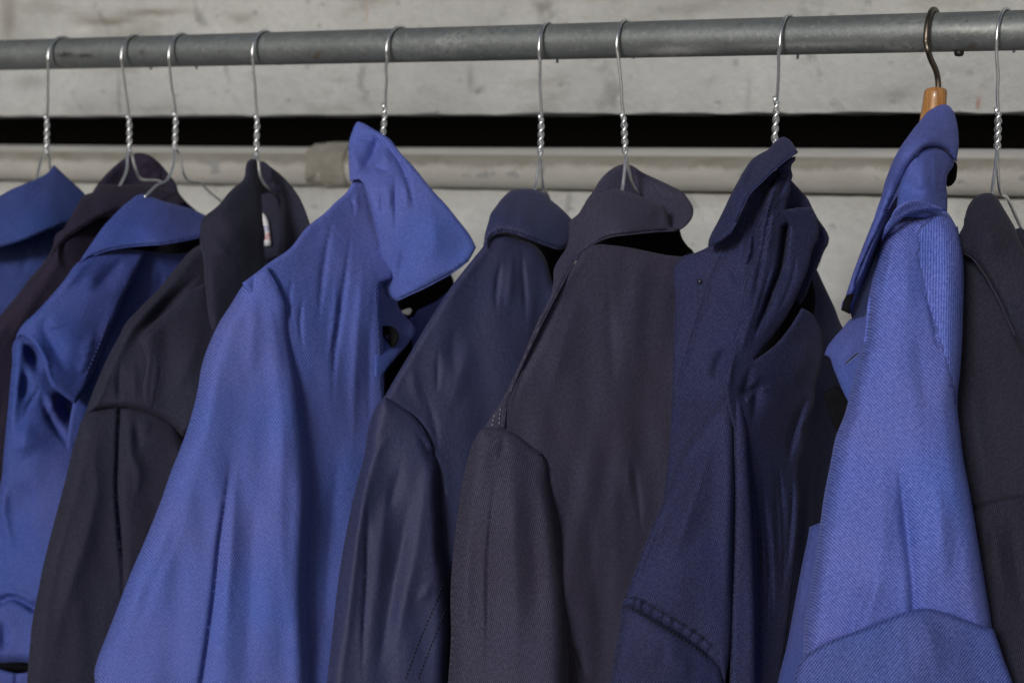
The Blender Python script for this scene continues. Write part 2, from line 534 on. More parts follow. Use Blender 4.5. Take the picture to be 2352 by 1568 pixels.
class Panel:
    """a piece of cloth: outline on the picture, its distance from the camera, folds, thickness"""
    def __init__(s, root, D0, name, outline, anchors, mat, strokes=(), step=6.0, closed=0.0, thick=0.0025,
                 roll=(10, 0.002), noise=0.0012, ang=0.0, on=None, seed=1, uvsplit=None, label=None, corner=50.0, wav=(55, 190), fold=1.0, flat=None):
        ol = spline(Q(outline) if isinstance(outline, str) else outline, n_per=step, closed=True, corner=corner)
        s.D0 = D0
        lo, hi = ol.min(0), ol.max(0)
        # hexagonal filling
        dy = step * 0.866
        ys = np.arange(lo[1], hi[1], dy)
        g = []
        for i, yy in enumerate(ys):
            xx = np.arange(lo[0] + (step / 2 if i % 2 else 0), hi[0], step)
            g.append(np.stack([xx, np.full(len(xx), yy)], 1))
        g = np.vstack(g)
        st = []
        extra = []
        for k_ in strokes:
            line = spline(Q(k_[0]) if isinstance(k_[0], str) else np.asarray(k_[0], float), n_per=5)
            wl, wr = (k_[1], k_[1]) if np.isscalar(k_[1]) else k_[1]
            opt = k_[3] if len(k_) > 3 else ''
            st.append((line, wl, wr, k_[2], opt))
            if min(wl, wr) < step * 1.6:
                tg = np.gradient(line, axis=0); tg /= np.hypot(tg[:, 0], tg[:, 1])[:, None] + 1e-9
                nr = np.stack([-tg[:, 1], tg[:, 0]], 1)
                for o_ in (-1.6 * wl, -0.8 * wl, 0.0, 0.8 * wr, 1.6 * wr):
                    extra.append(line + nr * o_)
        if extra:
            e = np.vstack(extra)
            # thin the lattice near the fine strokes, then add the fine points
            keep = np.ones(len(g), dtype=bool)
            cell = {}
            for q in np.floor(e / (step * 0.6)).astype(int): cell[tuple(q)] = 1
            gi = np.floor(g / (step * 0.6)).astype(int)
            keep = np.array([tuple(q) not in cell for q in gi])
            # drop near-duplicates among the fine points
            seen, ee = set(), []
            for q in e:
                kk = (int(q[0] / 2.2), int(q[1] / 2.2))
                if kk not in seen: seen.add(kk); ee.append(q)
            g = np.vstack([g[keep], np.array(ee)])
        g = g[inside(g, ol)]
        do, _, _ = poly_dist(g, ol, True)
        g = g[do > step * 0.45]
        pts = np.vstack([ol, g])
        n0 = len(ol)
        res = geometry.delaunay_2d_cdt([Vector(p) for p in pts], [], [list(range(n0))], 1, 1e-4)
        xy = np.array([tuple(p) for p in res[0]])
        tri = np.array([f for f in res[2] if len(f) == 3], dtype=int)
        # boundary edges (used once)
        e3 = np.vstack([tri[:, [0, 1]], tri[:, [1, 2]], tri[:, [2, 0]]])
        key = np.sort(e3, 1)
        code = key[:, 0].astype(np.int64) * len(xy) + key[:, 1]
        uq, first, cnt = np.unique(code, return_index=True, return_counts=True)
        bd = e3[first[cnt == 1]]
        # front faces towards the camera: picture y runs down, so the order that is clockwise in it
        A2 = np.cross(xy[tri[:, 1]] - xy[tri[:, 0]], xy[tri[:, 2]] - xy[tri[:, 0]])
        flip = A2 > 0
        tri[flip] = tri[flip][:, ::-1]
        dist, _, _ = poly_dist(xy, ol, True)
        # depth
        if on is not None:
            base = on[0].depth(xy) - D0 - on[1]
            if anchors is not None and len(anchors): base = base + tps(Q(anchors))(xy)
        else:
            base = tps(Q(anchors) if isinstance(anchors, str) else anchors)(xy)
        q = np.clip(dist / max(roll[0], 1e-6), 0, 1)
        rl = roll[1] * (1 - np.sqrt(np.maximum(0, 1 - (1 - q)**2)))
        if flat is not None:      # along a sewn seam the cloth does not turn under
            rf, _, _ = poly_dist(xy, spline(Q(flat), n_per=8))
            rl = rl * (1 - 0.82 * np.exp(-(rf / 55.0)**2))
        dis = np.zeros(len(xy))
        for line, wl, wr, amp, opt in st:
            r, sd, t = poly_dist(xy, line)
            wd = np.where(sd >= 0, wr, wl)
            tp = np.ones(len(xy))
            if 's' not in opt: tp *= np.clip(t / 0.45, 0, 1)
            if 'e' not in opt: tp *= np.clip((1 - t) / 0.45, 0, 1)
            tp = tp * tp * (3 - 2 * tp)
            # a fold dies out by growing narrow as well as shallow; sharper at its line than a bell
            rw = r / (wd * (0.35 + 0.65 * tp))
            f = 0.62 * np.exp(-rw**2) + 0.38 * np.exp(-2.6 * np.sqrt(rw * rw + 0.02))
            dis -= amp * (FOLD * fold if abs(amp) > 0.0035 else 1.0) * f * tp
        rnd = np.random.RandomState(seed + len(name) * 7 + int(D0 * 1000))
        nz = np.zeros(len(xy))
        for _ in range(14):
            lam = rnd.uniform(*wav)
            th = rnd.normal(0.0, 0.38)
            ph = rnd.uniform(0, 6.28)
            # a slow bend keeps the ripples from running as straight waves
            bx = xy[:, 0] + 0.18 * lam * np.sin(xy[:, 1] / (lam * 1.7) + ph * 2)
            nz += lam / 130.0 * np.sin((bx * math.cos(th) + xy[:, 1] * math.sin(th) * 0.5) * 6.283 / lam + ph)
        nz *= 0.6 * noise / 2.2 * np.clip(dist / 25.0, 0.15, 1)
        d = D0 + base + rl + dis + nz
        s.xy, s.d = xy, d
        X = P_arr(xy, d)
        # cloth coordinates in metres
        sc_ = (D0 + float(np.median(base))) / FPX
        c = xy.mean(0)
        u0 = (xy[:, 0] - c[0]) * sc_ + 0.12 * (dis + rl)
        v0 = -(xy[:, 1] - c[1]) * sc_ + 0.05 * dis
        an = np.full(len(xy), R(ang))
        if uvsplit is not None:
            an[inside(xy, spline(Q(uvsplit[0]), closed=True, n_per=8))] = R(uvsplit[1])
        uv = np.stack([u0 * np.cos(an) + v0 * np.sin(an), -u0 * np.sin(an) + v0 * np.cos(an)], 1)
        n = len(xy)
        if closed > 0:
            # pillow: the back shares the outline and swells away from the camera
            bset = np.zeros(n, dtype=bool); bset[bd.ravel()] = True
            edge_d = (d - dis * 0.6 - rl + roll[1])
            qb = np.clip(dist / max(roll[0] * 1.6, 1), 0, 1)
            db = edge_d + closed * np.sqrt(np.maximum(0, 1 - (1 - qb)**2)) + 0.004
            db = np.maximum(db, d + 0.002)
            remap = np.arange(n) + n
            remap[bset] = np.nonzero(bset)[0]
            Xb = P_arr(xy, db)
            verts = np.vstack([X, Xb])
            faces = np.vstack([tri, remap[tri][:, ::-1]])
            used = np.unique(faces); mp = np.zeros(2 * n, dtype=int) - 1; mp[used] = np.arange(len(used))
            verts = verts[used]; faces = mp[faces]; uv = np.vstack([uv, uv])[used]
        else:
            db = d + thick
            verts = np.vstack([X, P_arr(xy, db)])
            back = tri[:, ::-1] + n
            # rim between the two layers
            q1 = np.stack([bd[:, 0], bd[:, 1], bd[:, 1] + n], 1); q2 = np.stack([bd[:, 0], bd[:, 1] + n, bd[:, 0] + n], 1)
            rim = np.vstack([q1, q2])
            faces = np.vstack([tri, back, rim])
            uv = np.vstack([uv, uv])
        s.obj = mesh_obj(name, verts, faces, mat, root, uv=uv, label=label)
    def depth(s, q):
        q = np.atleast_2d(q)
        out = np.zeros(len(q))
        for i0 in range(0, len(q), 400):
            b = q[i0:i0 + 400]
            r2 = ((b[:, None] - s.xy[None])**2).sum(-1)
            k_ = np.argpartition(r2, 3, axis=1)[:, :3]
            w_ = 1 / (np.take_along_axis(r2, k_, 1) + 0.5)
            out[i0:i0 + 400] = (s.d[k_] * w_).sum(1) / w_.sum(1)
        return out

def P_arr(xy, d):
    d = np.asarray(d)
    return CAM + d[:, None] * (FW + ((xy[:, 0] - CX) / FPX)[:, None] * RT - ((xy[:, 1] - CY) / FPX)[:, None] * UP)

def stitch(root, panel, line, mat, length=9.0, gap=5.0, rad=0.0006, name='stitching', lift=0.0004):
    """a run of thread stitches lying on a panel, joined into one part"""
    ln = spline(Q(line), n_per=2.0)
    seg = np.hypot(*(ln[1:] - ln[:-1]).T); cum = np.concatenate([[0], np.cumsum(seg)])
    V, F = [], []
    t = 0.0
    while t + length < cum[-1]:
        ts = np.linspace(t, t + length, 4)
        x = np.interp(ts, cum, ln[:, 0]); y = np.interp(ts, cum, ln[:, 1])
        xy = np.stack([x, y], 1)
        d = panel.depth(xy) - lift - rad * np.array([-0.4, 0.6, 0.6, -0.4])
        p = P_arr(xy, d)
        ax = p[-1] - p[0]; ax /= np.linalg.norm(ax)
        a = np.cross(ax, FW); a /= np.linalg.norm(a); b = np.cross(ax, a)
        b0 = len(V)
        for i in range(4):
            for j in range(5):
                g = 2 * math.pi * j / 5
                V.append(p[i] + rad * (math.cos(g) * a + math.sin(g) * b))
        for i in range(3):
            for j in range(5):
                k_ = (j + 1) % 5
                F.append((b0 + i * 5 + j, b0 + i * 5 + k_, b0 + i * 5 + 5 + k_, b0 + i * 5 + 5 + j))
        F.append(tuple(b0 + j for j in range(4, -1, -1))); F.append(tuple(b0 + 15 + j for j in range(5)))
        t += length + gap
    o = mesh_obj(name, V, F, mat, root)
    o['kind'] = 'stuff'
    return o

# ------------------------------------------------------------------ material set
M = {}
WQ = 0.40
def mark(x, y, hw, hh, amt, colr, q, org):
    s, z = on_plane(x, y, q)
    p = W(s, q, z) - org
    m_ = 2.15 / FPX
    return (p[0], p[2], hw * m_, hh * m_, amt, colr)
wo = W(0, WQ, 0)
BRN = (0.13, 0.115, 0.085); GRY = (0.15, 0.148, 0.14); RST = (0.26, 0.10, 0.05)
MK = [mark(*q_, WQ, wo) for q_ in ((250, 48, 70, 10, .75, BRN), (350, 30, 90, 9, .7, BRN), (190, 70, 30, 8, .5, (.5, .5, .48)), (20, 40, 26, 60, .6, BRN), (70, 190, 50, 18, .5, GRY),
      (1080, 180, 8, 26, .6, GRY), (1102, 205, 14, 8, .6, GRY), (843, 30, 4, 40, .35, (.30, .20, .12)), (1247, 12, 20, 14, .45, GRY), (2063, 214, 26, 14, .5, GRY), (1720, 215, 6, 34, .3, GRY),
      (2248, 234, 3.5, 16, .7, RST), (1690, 145, 6, 8, .5, GRY), (560, 40, 40, 12, .35, BRN), (1580, 20, 70, 14, .4, GRY), (350, 250, 60, 8, .4, GRY), (700, 120, 34, 20, .3, GRY))]
ro = W(0, 0, RZ)
RK = [mark(*q_, 0.0, ro) for q_ in ((160, 128, 18, 5, .9, (.02, .017, .012)), (205, 130, 22, 4, .8, (.02, .017, .012)), (335, 122, 8, 4, .6, (.03, .024, .014)), (1545, 120, 50, 7, .55, (.55, .56, .56)), (1850, 106, 90, 4, .35, (.5, .5, .49)), (2230, 70, 60, 5, .3, (.5, .51, .5)), (310, 92, 16, 5, .5, (.07, .055, .03)))]
M['conc_up'] = concrete_mat('grey_plastered_concrete', (0.310, 0.316, 0.316), (0.180, 0.173, 0.145), (0.385, 0.391, 0.390), 3.1, MK)
M['conc_low'] = concrete_mat('pale_plastered_concrete', (0.350, 0.355, 0.350), (0.265, 0.258, 0.228), (0.420, 0.425, 0.420), 11.4)
M['void'] = plain('slot_shadow_black', (0.012, 0.012, 0.012), 0.95, spec=0.1)
M['zinc'] = zinc_mat(RK)
M['paint'] = paint_mat()
M['flange'] = concrete_mat('grimy_painted_iron', (0.185, 0.178, 0.15), (0.075, 0.07, 0.052), (0.34, 0.33, 0.30), 21.0)
M['wire'] = steel('bright_steel_wire', (0.80, 0.82, 0.84), 0.30)
M['bronze'] = steel('dark_bronzed_wire', (0.16, 0.135, 0.11), 0.35)
M['bolt'] = plain('black_bolt', (0.012, 0.012, 0.012), 0.5, 0.3)
M['wood'] = wood_mat()
M['tag'] = tag_mat()
M['button'] = plain('black_plastic', (0.004, 0.004, 0.005), 0.7, vary=0.2, scale=400, spec=0.06)
M['thread_blue'] = plain('blue_thread', (0.05, 0.07, 0.22), 0.8)
M['thread_dark'] = plain('dark_thread', (0.007, 0.008, 0.019), 0.9)
M['thread_hole'] = plain('faded_blue_thread', (0.10, 0.125, 0.25), 0.9)
M['thread_pale'] = plain('pale_thread', (0.20, 0.20, 0.26), 0.8)
M['lining'] = plain('black_shadow_cloth', (0.006, 0.006, 0.008), 0.95, spec=0.05)  # black standing in for shade inside openings; also the collar tip's cloth

# ------------------------------------------------------------------ ground
M['ground'] = concrete_mat('worn_yard_concrete', (0.34, 0.33, 0.31), (0.26, 0.24, 0.20), (0.42, 0.41, 0.39), 40.0)
G = 60.0
g_ = mesh_obj('ground', [(-G, -G, 0), (G, -G, 0), (G, G, 0), (-G, G, 0)], [(0, 1, 2, 3)], M['ground'], smooth=False)
prop(g_, kind='structure')  # unseen floor, added pale for bounce from below and wire reflections

# ------------------------------------------------------------------ wall, pipe, rail
def level(ys, q):
    return 0.5 * (on_plane(0, ys[0], q)[1] + on_plane(2352, ys[1], q)[1])

Z_GAP_TOP = level((265, 259), WQ)
Z_LOW_TOP = level((421.5, 456.5), WQ)
Z_PIPE = level((376, 394), WQ + 0.012)
S0, S1 = -2.6, 2.2
rs = np.random.RandomState(5)

wall = thing('concrete_wall', W(0, WQ, 0), 'grey stained concrete wall with a long black slot behind the jackets', 'wall')

def slab(name, z0, z1, mat, ragged_bottom, ragged_top, n=620, m=24):
    """front face with its lower (or upper) edge broken unevenly, plus the soffit and the back"""
    s = np.linspace(S0, S1, n)
    h = np.zeros(n)
    for _ in range(26):
        h += rs.normal(0, 1) * np.sin(s * rs.uniform(8, 160) + rs.uniform(0, 6.3)) * rs.uniform(0.00004, 0.0003)
    for _ in range(34):
        c = rs.uniform(S0, S1); h += rs.uniform(-0.0012, 0.0025) * np.exp(-((s - c) / rs.uniform(0.006, 0.03))**2)
    V, F = [], []
    for j in range(m):
        t = (j / (m - 1))
        t = t**2.2 if ragged_bottom else 1 - (1 - t)**2.2
        for i in range(n):
            z = z0 + (z1 - z0) * t
            if ragged_bottom: z += h[i] * (1 - t)**6
            if ragged_top: z += -h[i] * 0.5 * t**6
            q = WQ + 0.0012 * math.sin(7 * s[i] + 3 * t) + (0.004 * (1 - min(1, t * 40)) if ragged_bottom else 0)
            V.append(W(s[i], q, z))
    for j in range(m - 1):
        for i in range(n - 1):
            a = j * n + i
            F.append((a, a + 1, a + n + 1, a + n))
    row = 0 if ragged_bottom else (m - 1) * n
    b0 = len(V)
    for i in range(n):
        p = V[row + i]; V.append(p + EQ * 0.30)
    for i in range(n - 1):
        f = (row + i, b0 + i, b0 + i + 1, row + i + 1)
        F.append(f if ragged_bottom else f[::-1])
    # back and the remaining edge close the slab
    orow = (m - 1) * n if ragged_bottom else 0
    c0 = len(V)
    for i in range(n): V.append(V[orow + i] + EQ * 0.30)
    for i in range(n - 1):
        F.append((orow + i, orow + i + 1, c0 + i + 1, c0 + i))
        F.append((b0 + i, c0 + i, c0 + i + 1, b0 + i + 1))
    return mesh_obj(name, V, F, mat, wall)

slab('upper_slab', Z_GAP_TOP, Z_GAP_TOP + 0.75, M['conc_up'], True, False)
slab('lower_slab', Z_LOW_TOP - 1.5, Z_LOW_TOP, M['conc_low'], False, True)
# black sheet closing the slot, its deep shade put into the colour
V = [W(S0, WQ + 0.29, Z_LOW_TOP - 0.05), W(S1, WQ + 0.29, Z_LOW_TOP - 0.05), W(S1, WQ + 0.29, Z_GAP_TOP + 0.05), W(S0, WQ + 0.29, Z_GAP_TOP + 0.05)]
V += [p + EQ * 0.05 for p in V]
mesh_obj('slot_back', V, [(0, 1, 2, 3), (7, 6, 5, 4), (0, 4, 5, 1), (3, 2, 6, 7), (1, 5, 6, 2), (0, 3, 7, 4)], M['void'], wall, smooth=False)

PQ = WQ + 0.012
PR = 0.0255
pipe = thing('wall_pipe', W(0, PQ, Z_PIPE), 'cream painted pipe with chipped paint and grime, running along the slot in the wall', 'pipe')
pp = [W(s, PQ + 0.0015 * math.sin(s * 5), Z_PIPE + 0.001 * math.sin(s * 3.1)) for s in np.linspace(S0, S1, 90)]
tube('pipe_run', pp, PR, M['paint'], pipe, sides=40)
# coupling left of the bright blue collar
sa = on_plane(722, 400, PQ)[0]; sb = on_plane(815, 400, PQ)[0]
prof = [(0, PR - .002), (0.0, PR + 0.0005), (0.005, PR + 0.003), (0.010, PR + 0.0045), (0.016, PR + 0.003), (0.022, PR + 0.0025),
        (0.026, PR + 0.0045), (sb - sa - 0.006, PR + 0.0045), (sb - sa - 0.002, PR + 0.006), (sb - sa, PR + 0.005), (sb - sa, PR - .002)]
V, F = [], []
NS = 48
for i, (t, r) in enumerate(prof):
    for j in range(NS):
        g = 2 * math.pi * j / NS
        rr = r + (0.0016 * math.sin(5 * g + i) + 0.0012 * math.sin(11 * g + 2 * i) + 0.0007 * math.sin(19 * g + 5 * i)) * (1 if 0 < i < len(prof) - 1 else 0)
        V.append(W(sa + t, PQ, Z_PIPE) + EQ * rr * math.cos(g) + EZ * rr * math.sin(g))
for i in range(len(prof) - 1):
    for j in range(NS):
        k_ = (j + 1) % NS
        F.append((i * NS + j, (i + 1) * NS + j, (i + 1) * NS + k_, i * NS + k_))
mesh_obj('coupling', V, F, M['flange'], pipe)

RR = 0.017
rail = thing('clothes_rail', W(0, 0, RZ), 'galvanised steel tube clothes rail carrying all the hangers', 'clothes rail')
tube('rail_tube', [W(s, 0, RZ) for s in np.linspace(-2.0, 1.6, 40)], RR, M['zinc'], rail, sides=48)
sbolt = on_plane(2202.7, 124, 0)[0]
bl = []
tube('bolt', [W(sbolt, 0.0, RZ - RR + 0.002), W(sbolt, 0.0, RZ - RR - 0.0022), W(sbolt, 0.0, RZ - RR - 0.0036), W(sbolt, 0.0, RZ - RR - 0.0042)],
     [0.0042, 0.0042, 0.0034, 0.0015], M['bolt'], rail, sides=16)

# ------------------------------------------------------------------ hangers
HRN = 0.0270     # radius of a wire hook's bend
WR = 0.0015    # wire radius
def px(xy, d): return P(xy[0], xy[1], d)

def wire_hanger(xh, kink, t1, t2, left, right, label, arc0=-0.35):
    D0 = rail_depth(xh)
    rh = np.random.RandomState(int(xh))
    HR = HRN * rh.uniform(0.93, 1.07)
    skew = rh.uniform(-0.004, 0.004)
    s = on_plane(kink[0], kink[1], -HR)[0]
    t = thing('wire_hanger', W(s, 0, RZ + RR), label, 'clothes hanger', 'wire hangers on the rail')
    zc = RZ + RR + WR - HR
    path = []
    for a in np.linspace(arc0, math.pi, 26):
        path.append(W(s + skew * math.cos(a) + skew, HR * math.cos(a), zc + HR * math.sin(a)))
    k3 = path[-1]
    dk = D0 - 0.022
    e = px(t1, D0 - 0.006)
    # short rounded bend below the arc, then a straight shank
    for f in (0.06, 0.14, 0.3, 0.5, 0.75, 1.0):
        path.append(k3 + (e - k3) * f + ES * rh.uniform(-.0008, .0008) * (0.1 < f < 0.9))
    pt = spline_3d(path)
    tube('hook', pt, WR, M['wire'], t, sides=10)
    a, b = e, px(t2, D0 - 0.004)
    n = 60
    turns = 2.2
    ax = (b - a) / np.linalg.norm(b - a)
    u = np.cross(ax, FW); u /= np.linalg.norm(u); v = np.cross(ax, u)
    for ph in (0.0, math.pi):
        hp = []
        i0 = 0
        for i in range(n + 1):
            f = i / n
            rr = 0.0017 * min(1, 0.25 + f * 8) if ph == 0 else 0.0017
            g = ph + 2 * math.pi * turns * f
            hp.append(a + (b - a) * f + rr * (math.cos(g) * u + math.sin(g) * v))
        if ph > 0: hp = [hp[0] + (a - b) / np.linalg.norm(a - b) * 0.004 + u * -0.0012] + hp
        tube('twisted_wire', hp, WR, M['wire'], t, sides=8)
    for side, line in ((-1, left), (1, right)):
        if line is None: continue
        ln = Q(line)
        p3 = [b + u * 0.0]
        m = len(ln)
        for i in range(m):
            dd = ln[i][2] if ln.shape[1] > 2 else -0.004
            p3.append(px(ln[i], D0 + dd))
        tube('arm', spline_3d(p3), WR, M['wire'], t, sides=10)
    return t

def spline_3d(p, n=5):
    p = np.asarray(p, float)
    out = []
    N = len(p)
    for i in range(N - 1):
        p0 = p[max(i - 1, 0)]; p1 = p[i]; p2 = p[i + 1]; p3 = p[min(i + 2, N - 1)]
        for j in range(n):
            t = j / n
            out.append(0.5 * ((2 * p1) + (-p0 + p2) * t + (2 * p0 - 5 * p1 + 4 * p2 - p3) * t**2 + (-p0 + 3 * p1 - 3 * p2 + p3) * t**3))
    out.append(p[-1])
    return out

wire_hanger(110, (111, 148), (108, 272), (107, 352), 'A1:275,1000,-.012 245,1095,-.03 228,1190,-.04', 'A1:314,1000,.002 318,1060,.006 340,1130,.012',
            'wire hanger farthest left on the rail, holding the blue jacket at the left edge')
wire_hanger(295, (279, 140), (297, 272), (297, 350), 'A1:815,985,-.012 812,1075,-.02 790,1140,-.03 755,1210,-.045', 'A1:842,985,.0 868,1085,.004 905,1148,.012 1025,1162,.03 1100,1230,.05',
            'second wire hanger from the left, its bent arm showing inside the round dark purple collar')
wire_hanger(400, (388, 133), (404, 265), (401, 345), 'A1:1115,975,-.012 1108,1065,-.02 1065,1155,-.028 1000,1188,-.035 925,1262,-.05', 'A1:1142,975,.0 1178,1118,.006 1220,1158,.014 1272,1162,.025 1335,1225,.05 1430,1300,.08',
            'third wire hanger from the left, both bent arms bare above the blue collar')
wire_hanger(588, (580, 138), (591, 272), (588, 362), 'A1:1636,1010,-.012 1632,1095,-.02 1640,1200,-.02', 'A1:1650,1010,.0 1666,1130,.004 1702,1188,.012 1765,1232,.03',
            'wire hanger on the charcoal jacket with the small white tag in its neck')
wire_hanger(885, (888, 120), (885.5, 247), (877, 330), 'P:868,380,.0 840,440,-.02', 'P:882,380,.012 900,440,.03',
            'wire hanger whose twisted neck goes down behind the peaked bright blue collar')
wire_hanger(1240, (1238, 126), (1244, 272), (1241, 355), 'B1:1432,1045,-.012 1412,1180,-.02 1390,1260,-.03', 'B1:1446,1080,.0 1460,1195,.006 1490,1250,.015 1510,1310,.03',
            'wire hanger above the navy jacket in the middle of the rail')
wire_hanger(1435, (1416.5, 124), (1433, 269), (1436, 352), 'B1:1985,1040,-.012 1966,1210,-.022 1945,1270,-.03', 'B1:2000,1060,.0 2028,1175,.005 2062,1235,.012 2080,1300,.03',
            'wire hanger standing inside the wide open charcoal collar, just right of the navy jacket')
wire_hanger(1785, (1791.4, 92), (1784.5, 232), (1779, 325), 'P:1772,370,.0 1760,430,-.02', 'P:1784,370,.008 1800,430,.03',
            'wire hanger going down into the crumpled dark herringbone jacket, left of the wooden hanger')
wire_hanger(2290, (2289, 97), (2293.5, 258), (2290.6, 341), 'C1:2112,1075,-.012 2092,1210,-.02 2080,1290,-.03', 'C1:2132,1140,.0 2148,1235,.006 2185,1262,.012 2205,1300,.018 2296,1500,.035 2360,1640,.05',
            'wire hanger farthest right on the rail, one arm bare beside the black collar')

# the wooden hanger
Dw = rail_depth(2150)
sw = on_plane(2126.5, 83, -0.029)[0]
wh = thing('wooden_hanger', W(sw, 0, RZ + RR), 'wooden hanger with a thick dark bronze hook, holding the bright blue jacket on the right', 'clothes hanger')
BR, HW = 0.0026, 0.0275
zc = RZ + RR + BR - HW
path = [W(sw, HW * math.cos(a), zc + HW * math.sin(a) + 0.0) for a in np.linspace(-0.25, math.pi + 0.05, 30)]
for q3 in Q('C1:1682,325,-.024 1702,385,-.016 1728,440,-.008 1743,495,-.003 1748,560,-.001 1746,640,0'):
    path.append(px(q3, Dw + q3[2]))
tube('hook', spline_3d(path, 4), BR, M['bronze'], wh, sides=14)
kx = 1527.8 + 1733 / 2.7857
V, F = [], []
kp = [(556, 0.001), (558, 20), (563, 48), (572, 64), (588, 72), (640, 74), (700, 77), (760, 81), (840, 90), (900, 92)]
NS = 32
ctr = px((kx, 570 / 2.7857), Dw)
for (yy, rpx) in kp:
    c = ctr.copy(); c[2] = px((kx, yy / 2.7857), Dw)[2]
    c = c + ES * (-(yy - 560) * 0.00001)
    for j in range(NS):
        g = 2 * math.pi * j / NS
        V.append(c + (ES * math.cos(g) + EQ * math.sin(g)) * rpx / 2.7857 * Dw / FPX)
for i in range(len(kp) - 1):
    for j in range(NS):
        k_ = (j + 1) % NS
        F.append((i * NS + j, i * NS + k_, (i + 1) * NS + k_, (i + 1) * NS + j))
F.append(tuple((len(kp) - 1) * NS + j for j in range(NS)))
mesh_obj('wooden_neck', V, F, M['wood'], wh)

# ------------------------------------------------------------------ cloths
def cloth(key, name, lo, hi, period, **kw):
    M[key] = fabric(name, lo, hi, period, **kw)
    # the same cloth where it is rubbed pale along edges
    M[key + 'e'] = fabric(name + '_worn_edge', [x * 0.85 for x in hi], [min(1, x * 1.45) for x in hi], period, **kw)
cloth('c1', 'mid_blue_twill', (0.014, 0.030, 0.140), (0.036, 0.064, 0.250), 0.0017)
cloth('c2', 'dark_purple_cotton', (0.007, 0.005, 0.015), (0.024, 0.017, 0.042), 0.0013, contrast=0.4)
cloth('c3', 'blue_twill', (0.017, 0.033, 0.172), (0.052, 0.082, 0.335), 0.0018, rough=0.74, spec=0.3)
cloth('c4', 'charcoal_twill', (0.008, 0.0085, 0.020), (0.028, 0.029, 0.056), 0.0014)
cloth('c5', 'bright_blue_twill', (0.042, 0.066, 0.272), (0.094, 0.134, 0.475), 0.0021, fade=0.16, contrast=0.9)
cloth('c6', 'navy_twill', (0.010, 0.0135, 0.050), (0.034, 0.040, 0.116), 0.0013, rough=0.66, spec=0.38)
cloth('c7', 'charcoal_purple_twill', (0.017, 0.0155, 0.035), (0.054, 0.050, 0.092), 0.0016)
cloth('c8', 'dark_navy_herringbone', (0.006, 0.008, 0.034), (0.032, 0.038, 0.118), 0.0019, herring=0.008, contrast=0.8)
cloth('c9', 'bright_blue_whipcord', (0.034, 0.056, 0.265), (0.130, 0.177, 0.590), 0.0020, contrast=0.85, bump=0.8, fade=0.14)
cloth('c9f', 'bright_blue_twill_fine', (0.036, 0.059, 0.250), (0.084, 0.115, 0.415), 0.0012, contrast=0.4)
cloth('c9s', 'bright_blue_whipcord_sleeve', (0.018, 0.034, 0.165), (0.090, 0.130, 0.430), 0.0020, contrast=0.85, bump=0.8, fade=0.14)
cloth('c10', 'black_twill', (0.006, 0.0065, 0.015), (0.027, 0.027, 0.050), 0.0016)

JG = 'work jackets hanging on the rail'
def jacket(x, y, label):
    D0 = rail_depth(x)
    return thing('work_jacket', P(x, y, D0), label, 'jacket', JG), D0

def collar_edge(root, panel, line, mat, inset=0.0, rad=0.0011):
    """rolled, stitched edge of a collar"""
    ln = spline(Q(line), n_per=8)
    d = panel.depth(ln) + 0.0012
    return tube('edge_roll', P_arr(ln, d), rad, mat, root, sides=8)

# ---------- 1: blue, at the left edge
j, D0 = jacket(110, 390, 'mid blue jacket cut off by the left edge of the picture')
Panel(j, D0, 'front_panel', 'D9:-600,900 60,900 640,700 760,820 740,1050 640,1300 400,1700 | P:60,760 20,1000 0,1300 -20,1700 -260,1700 -220,700',
      'P:0,560,-.07 140,545,-.045 0,800,-.11 110,640,-.06 -100,1200,-.13 0,1600,-.12', M['c1'],
      [('D9:280,1020 260,1250 180,1500', 14, -.004), ('D9:420,960 330,1200 150,1568', 26, .004)], closed=0.05, roll=(40, .03), ang=35)
col = Panel(j, D0, 'collar', 'D9:-400,660 0,520 120,452 250,397 400,335 500,280 575,190 680,290 800,400 910,510 960,620 900,740 640,830 450,905 250,985 50,1045 -200,1110 -420,1140',
      'D9:0,520,-.07 575,190,-.02 640,830,-.085 0,1040,-.115 300,680,-.098 900,520,-.02', M['c1'],
      [('D9:575,330 350,560 150,950', 34, -.006), ('D9:60,600 -40,800 -100,1000', 30, .005), ('D9:520,300 300,420 40,560', 12, .003)], ang=35)
collar_edge(j, col, 'D9:-200,1106 50,1042 250,981 450,901 640,826', M['c1e'])

stitch(j, col, 'D9:-100,1070 50,1022 250,962 450,882 630,808', M['thread_blue'], 6, 4, .0005)

# ---------- 2: dark purple
j, D0 = jacket(295, 355, 'dark purple jacket with a round open collar, between two blue ones at the left')
Panel(j, D0, 'collar_back', 'D9:980,500 1040,400 1130,290 1250,180 1380,92 1480,60 1570,78 1680,150 1800,290 1880,400 1905,480 1965,560 2100,680 2260,800 2200,900 1900,900 1500,760 1000,640',
      'D9:1000,480,.02 1480,60,.05 1880,400,.03 1500,500,.06 2100,700,.02', M['c2'],
      [('D9:1480,330 1600,330 1680,250 1690,120', 12, -.012), ('D9:1480,110 1560,160 1590,240', 16, .008), ('D9:1740,200 1800,300 1830,420', 8, .006),
       ('D9:1060,420 1160,300 1300,190', 16, .006), ('D9:1650,560 1780,520 1900,500', 10, -.008)], roll=(12, .006))
Panel(j, D0, 'lining', 'D9:950,640 1420,600 1560,800 1000,960 850,860', 'D9:1200,750,-.02', M['lining'])  # fills the gap behind the collar with shade-black cloth
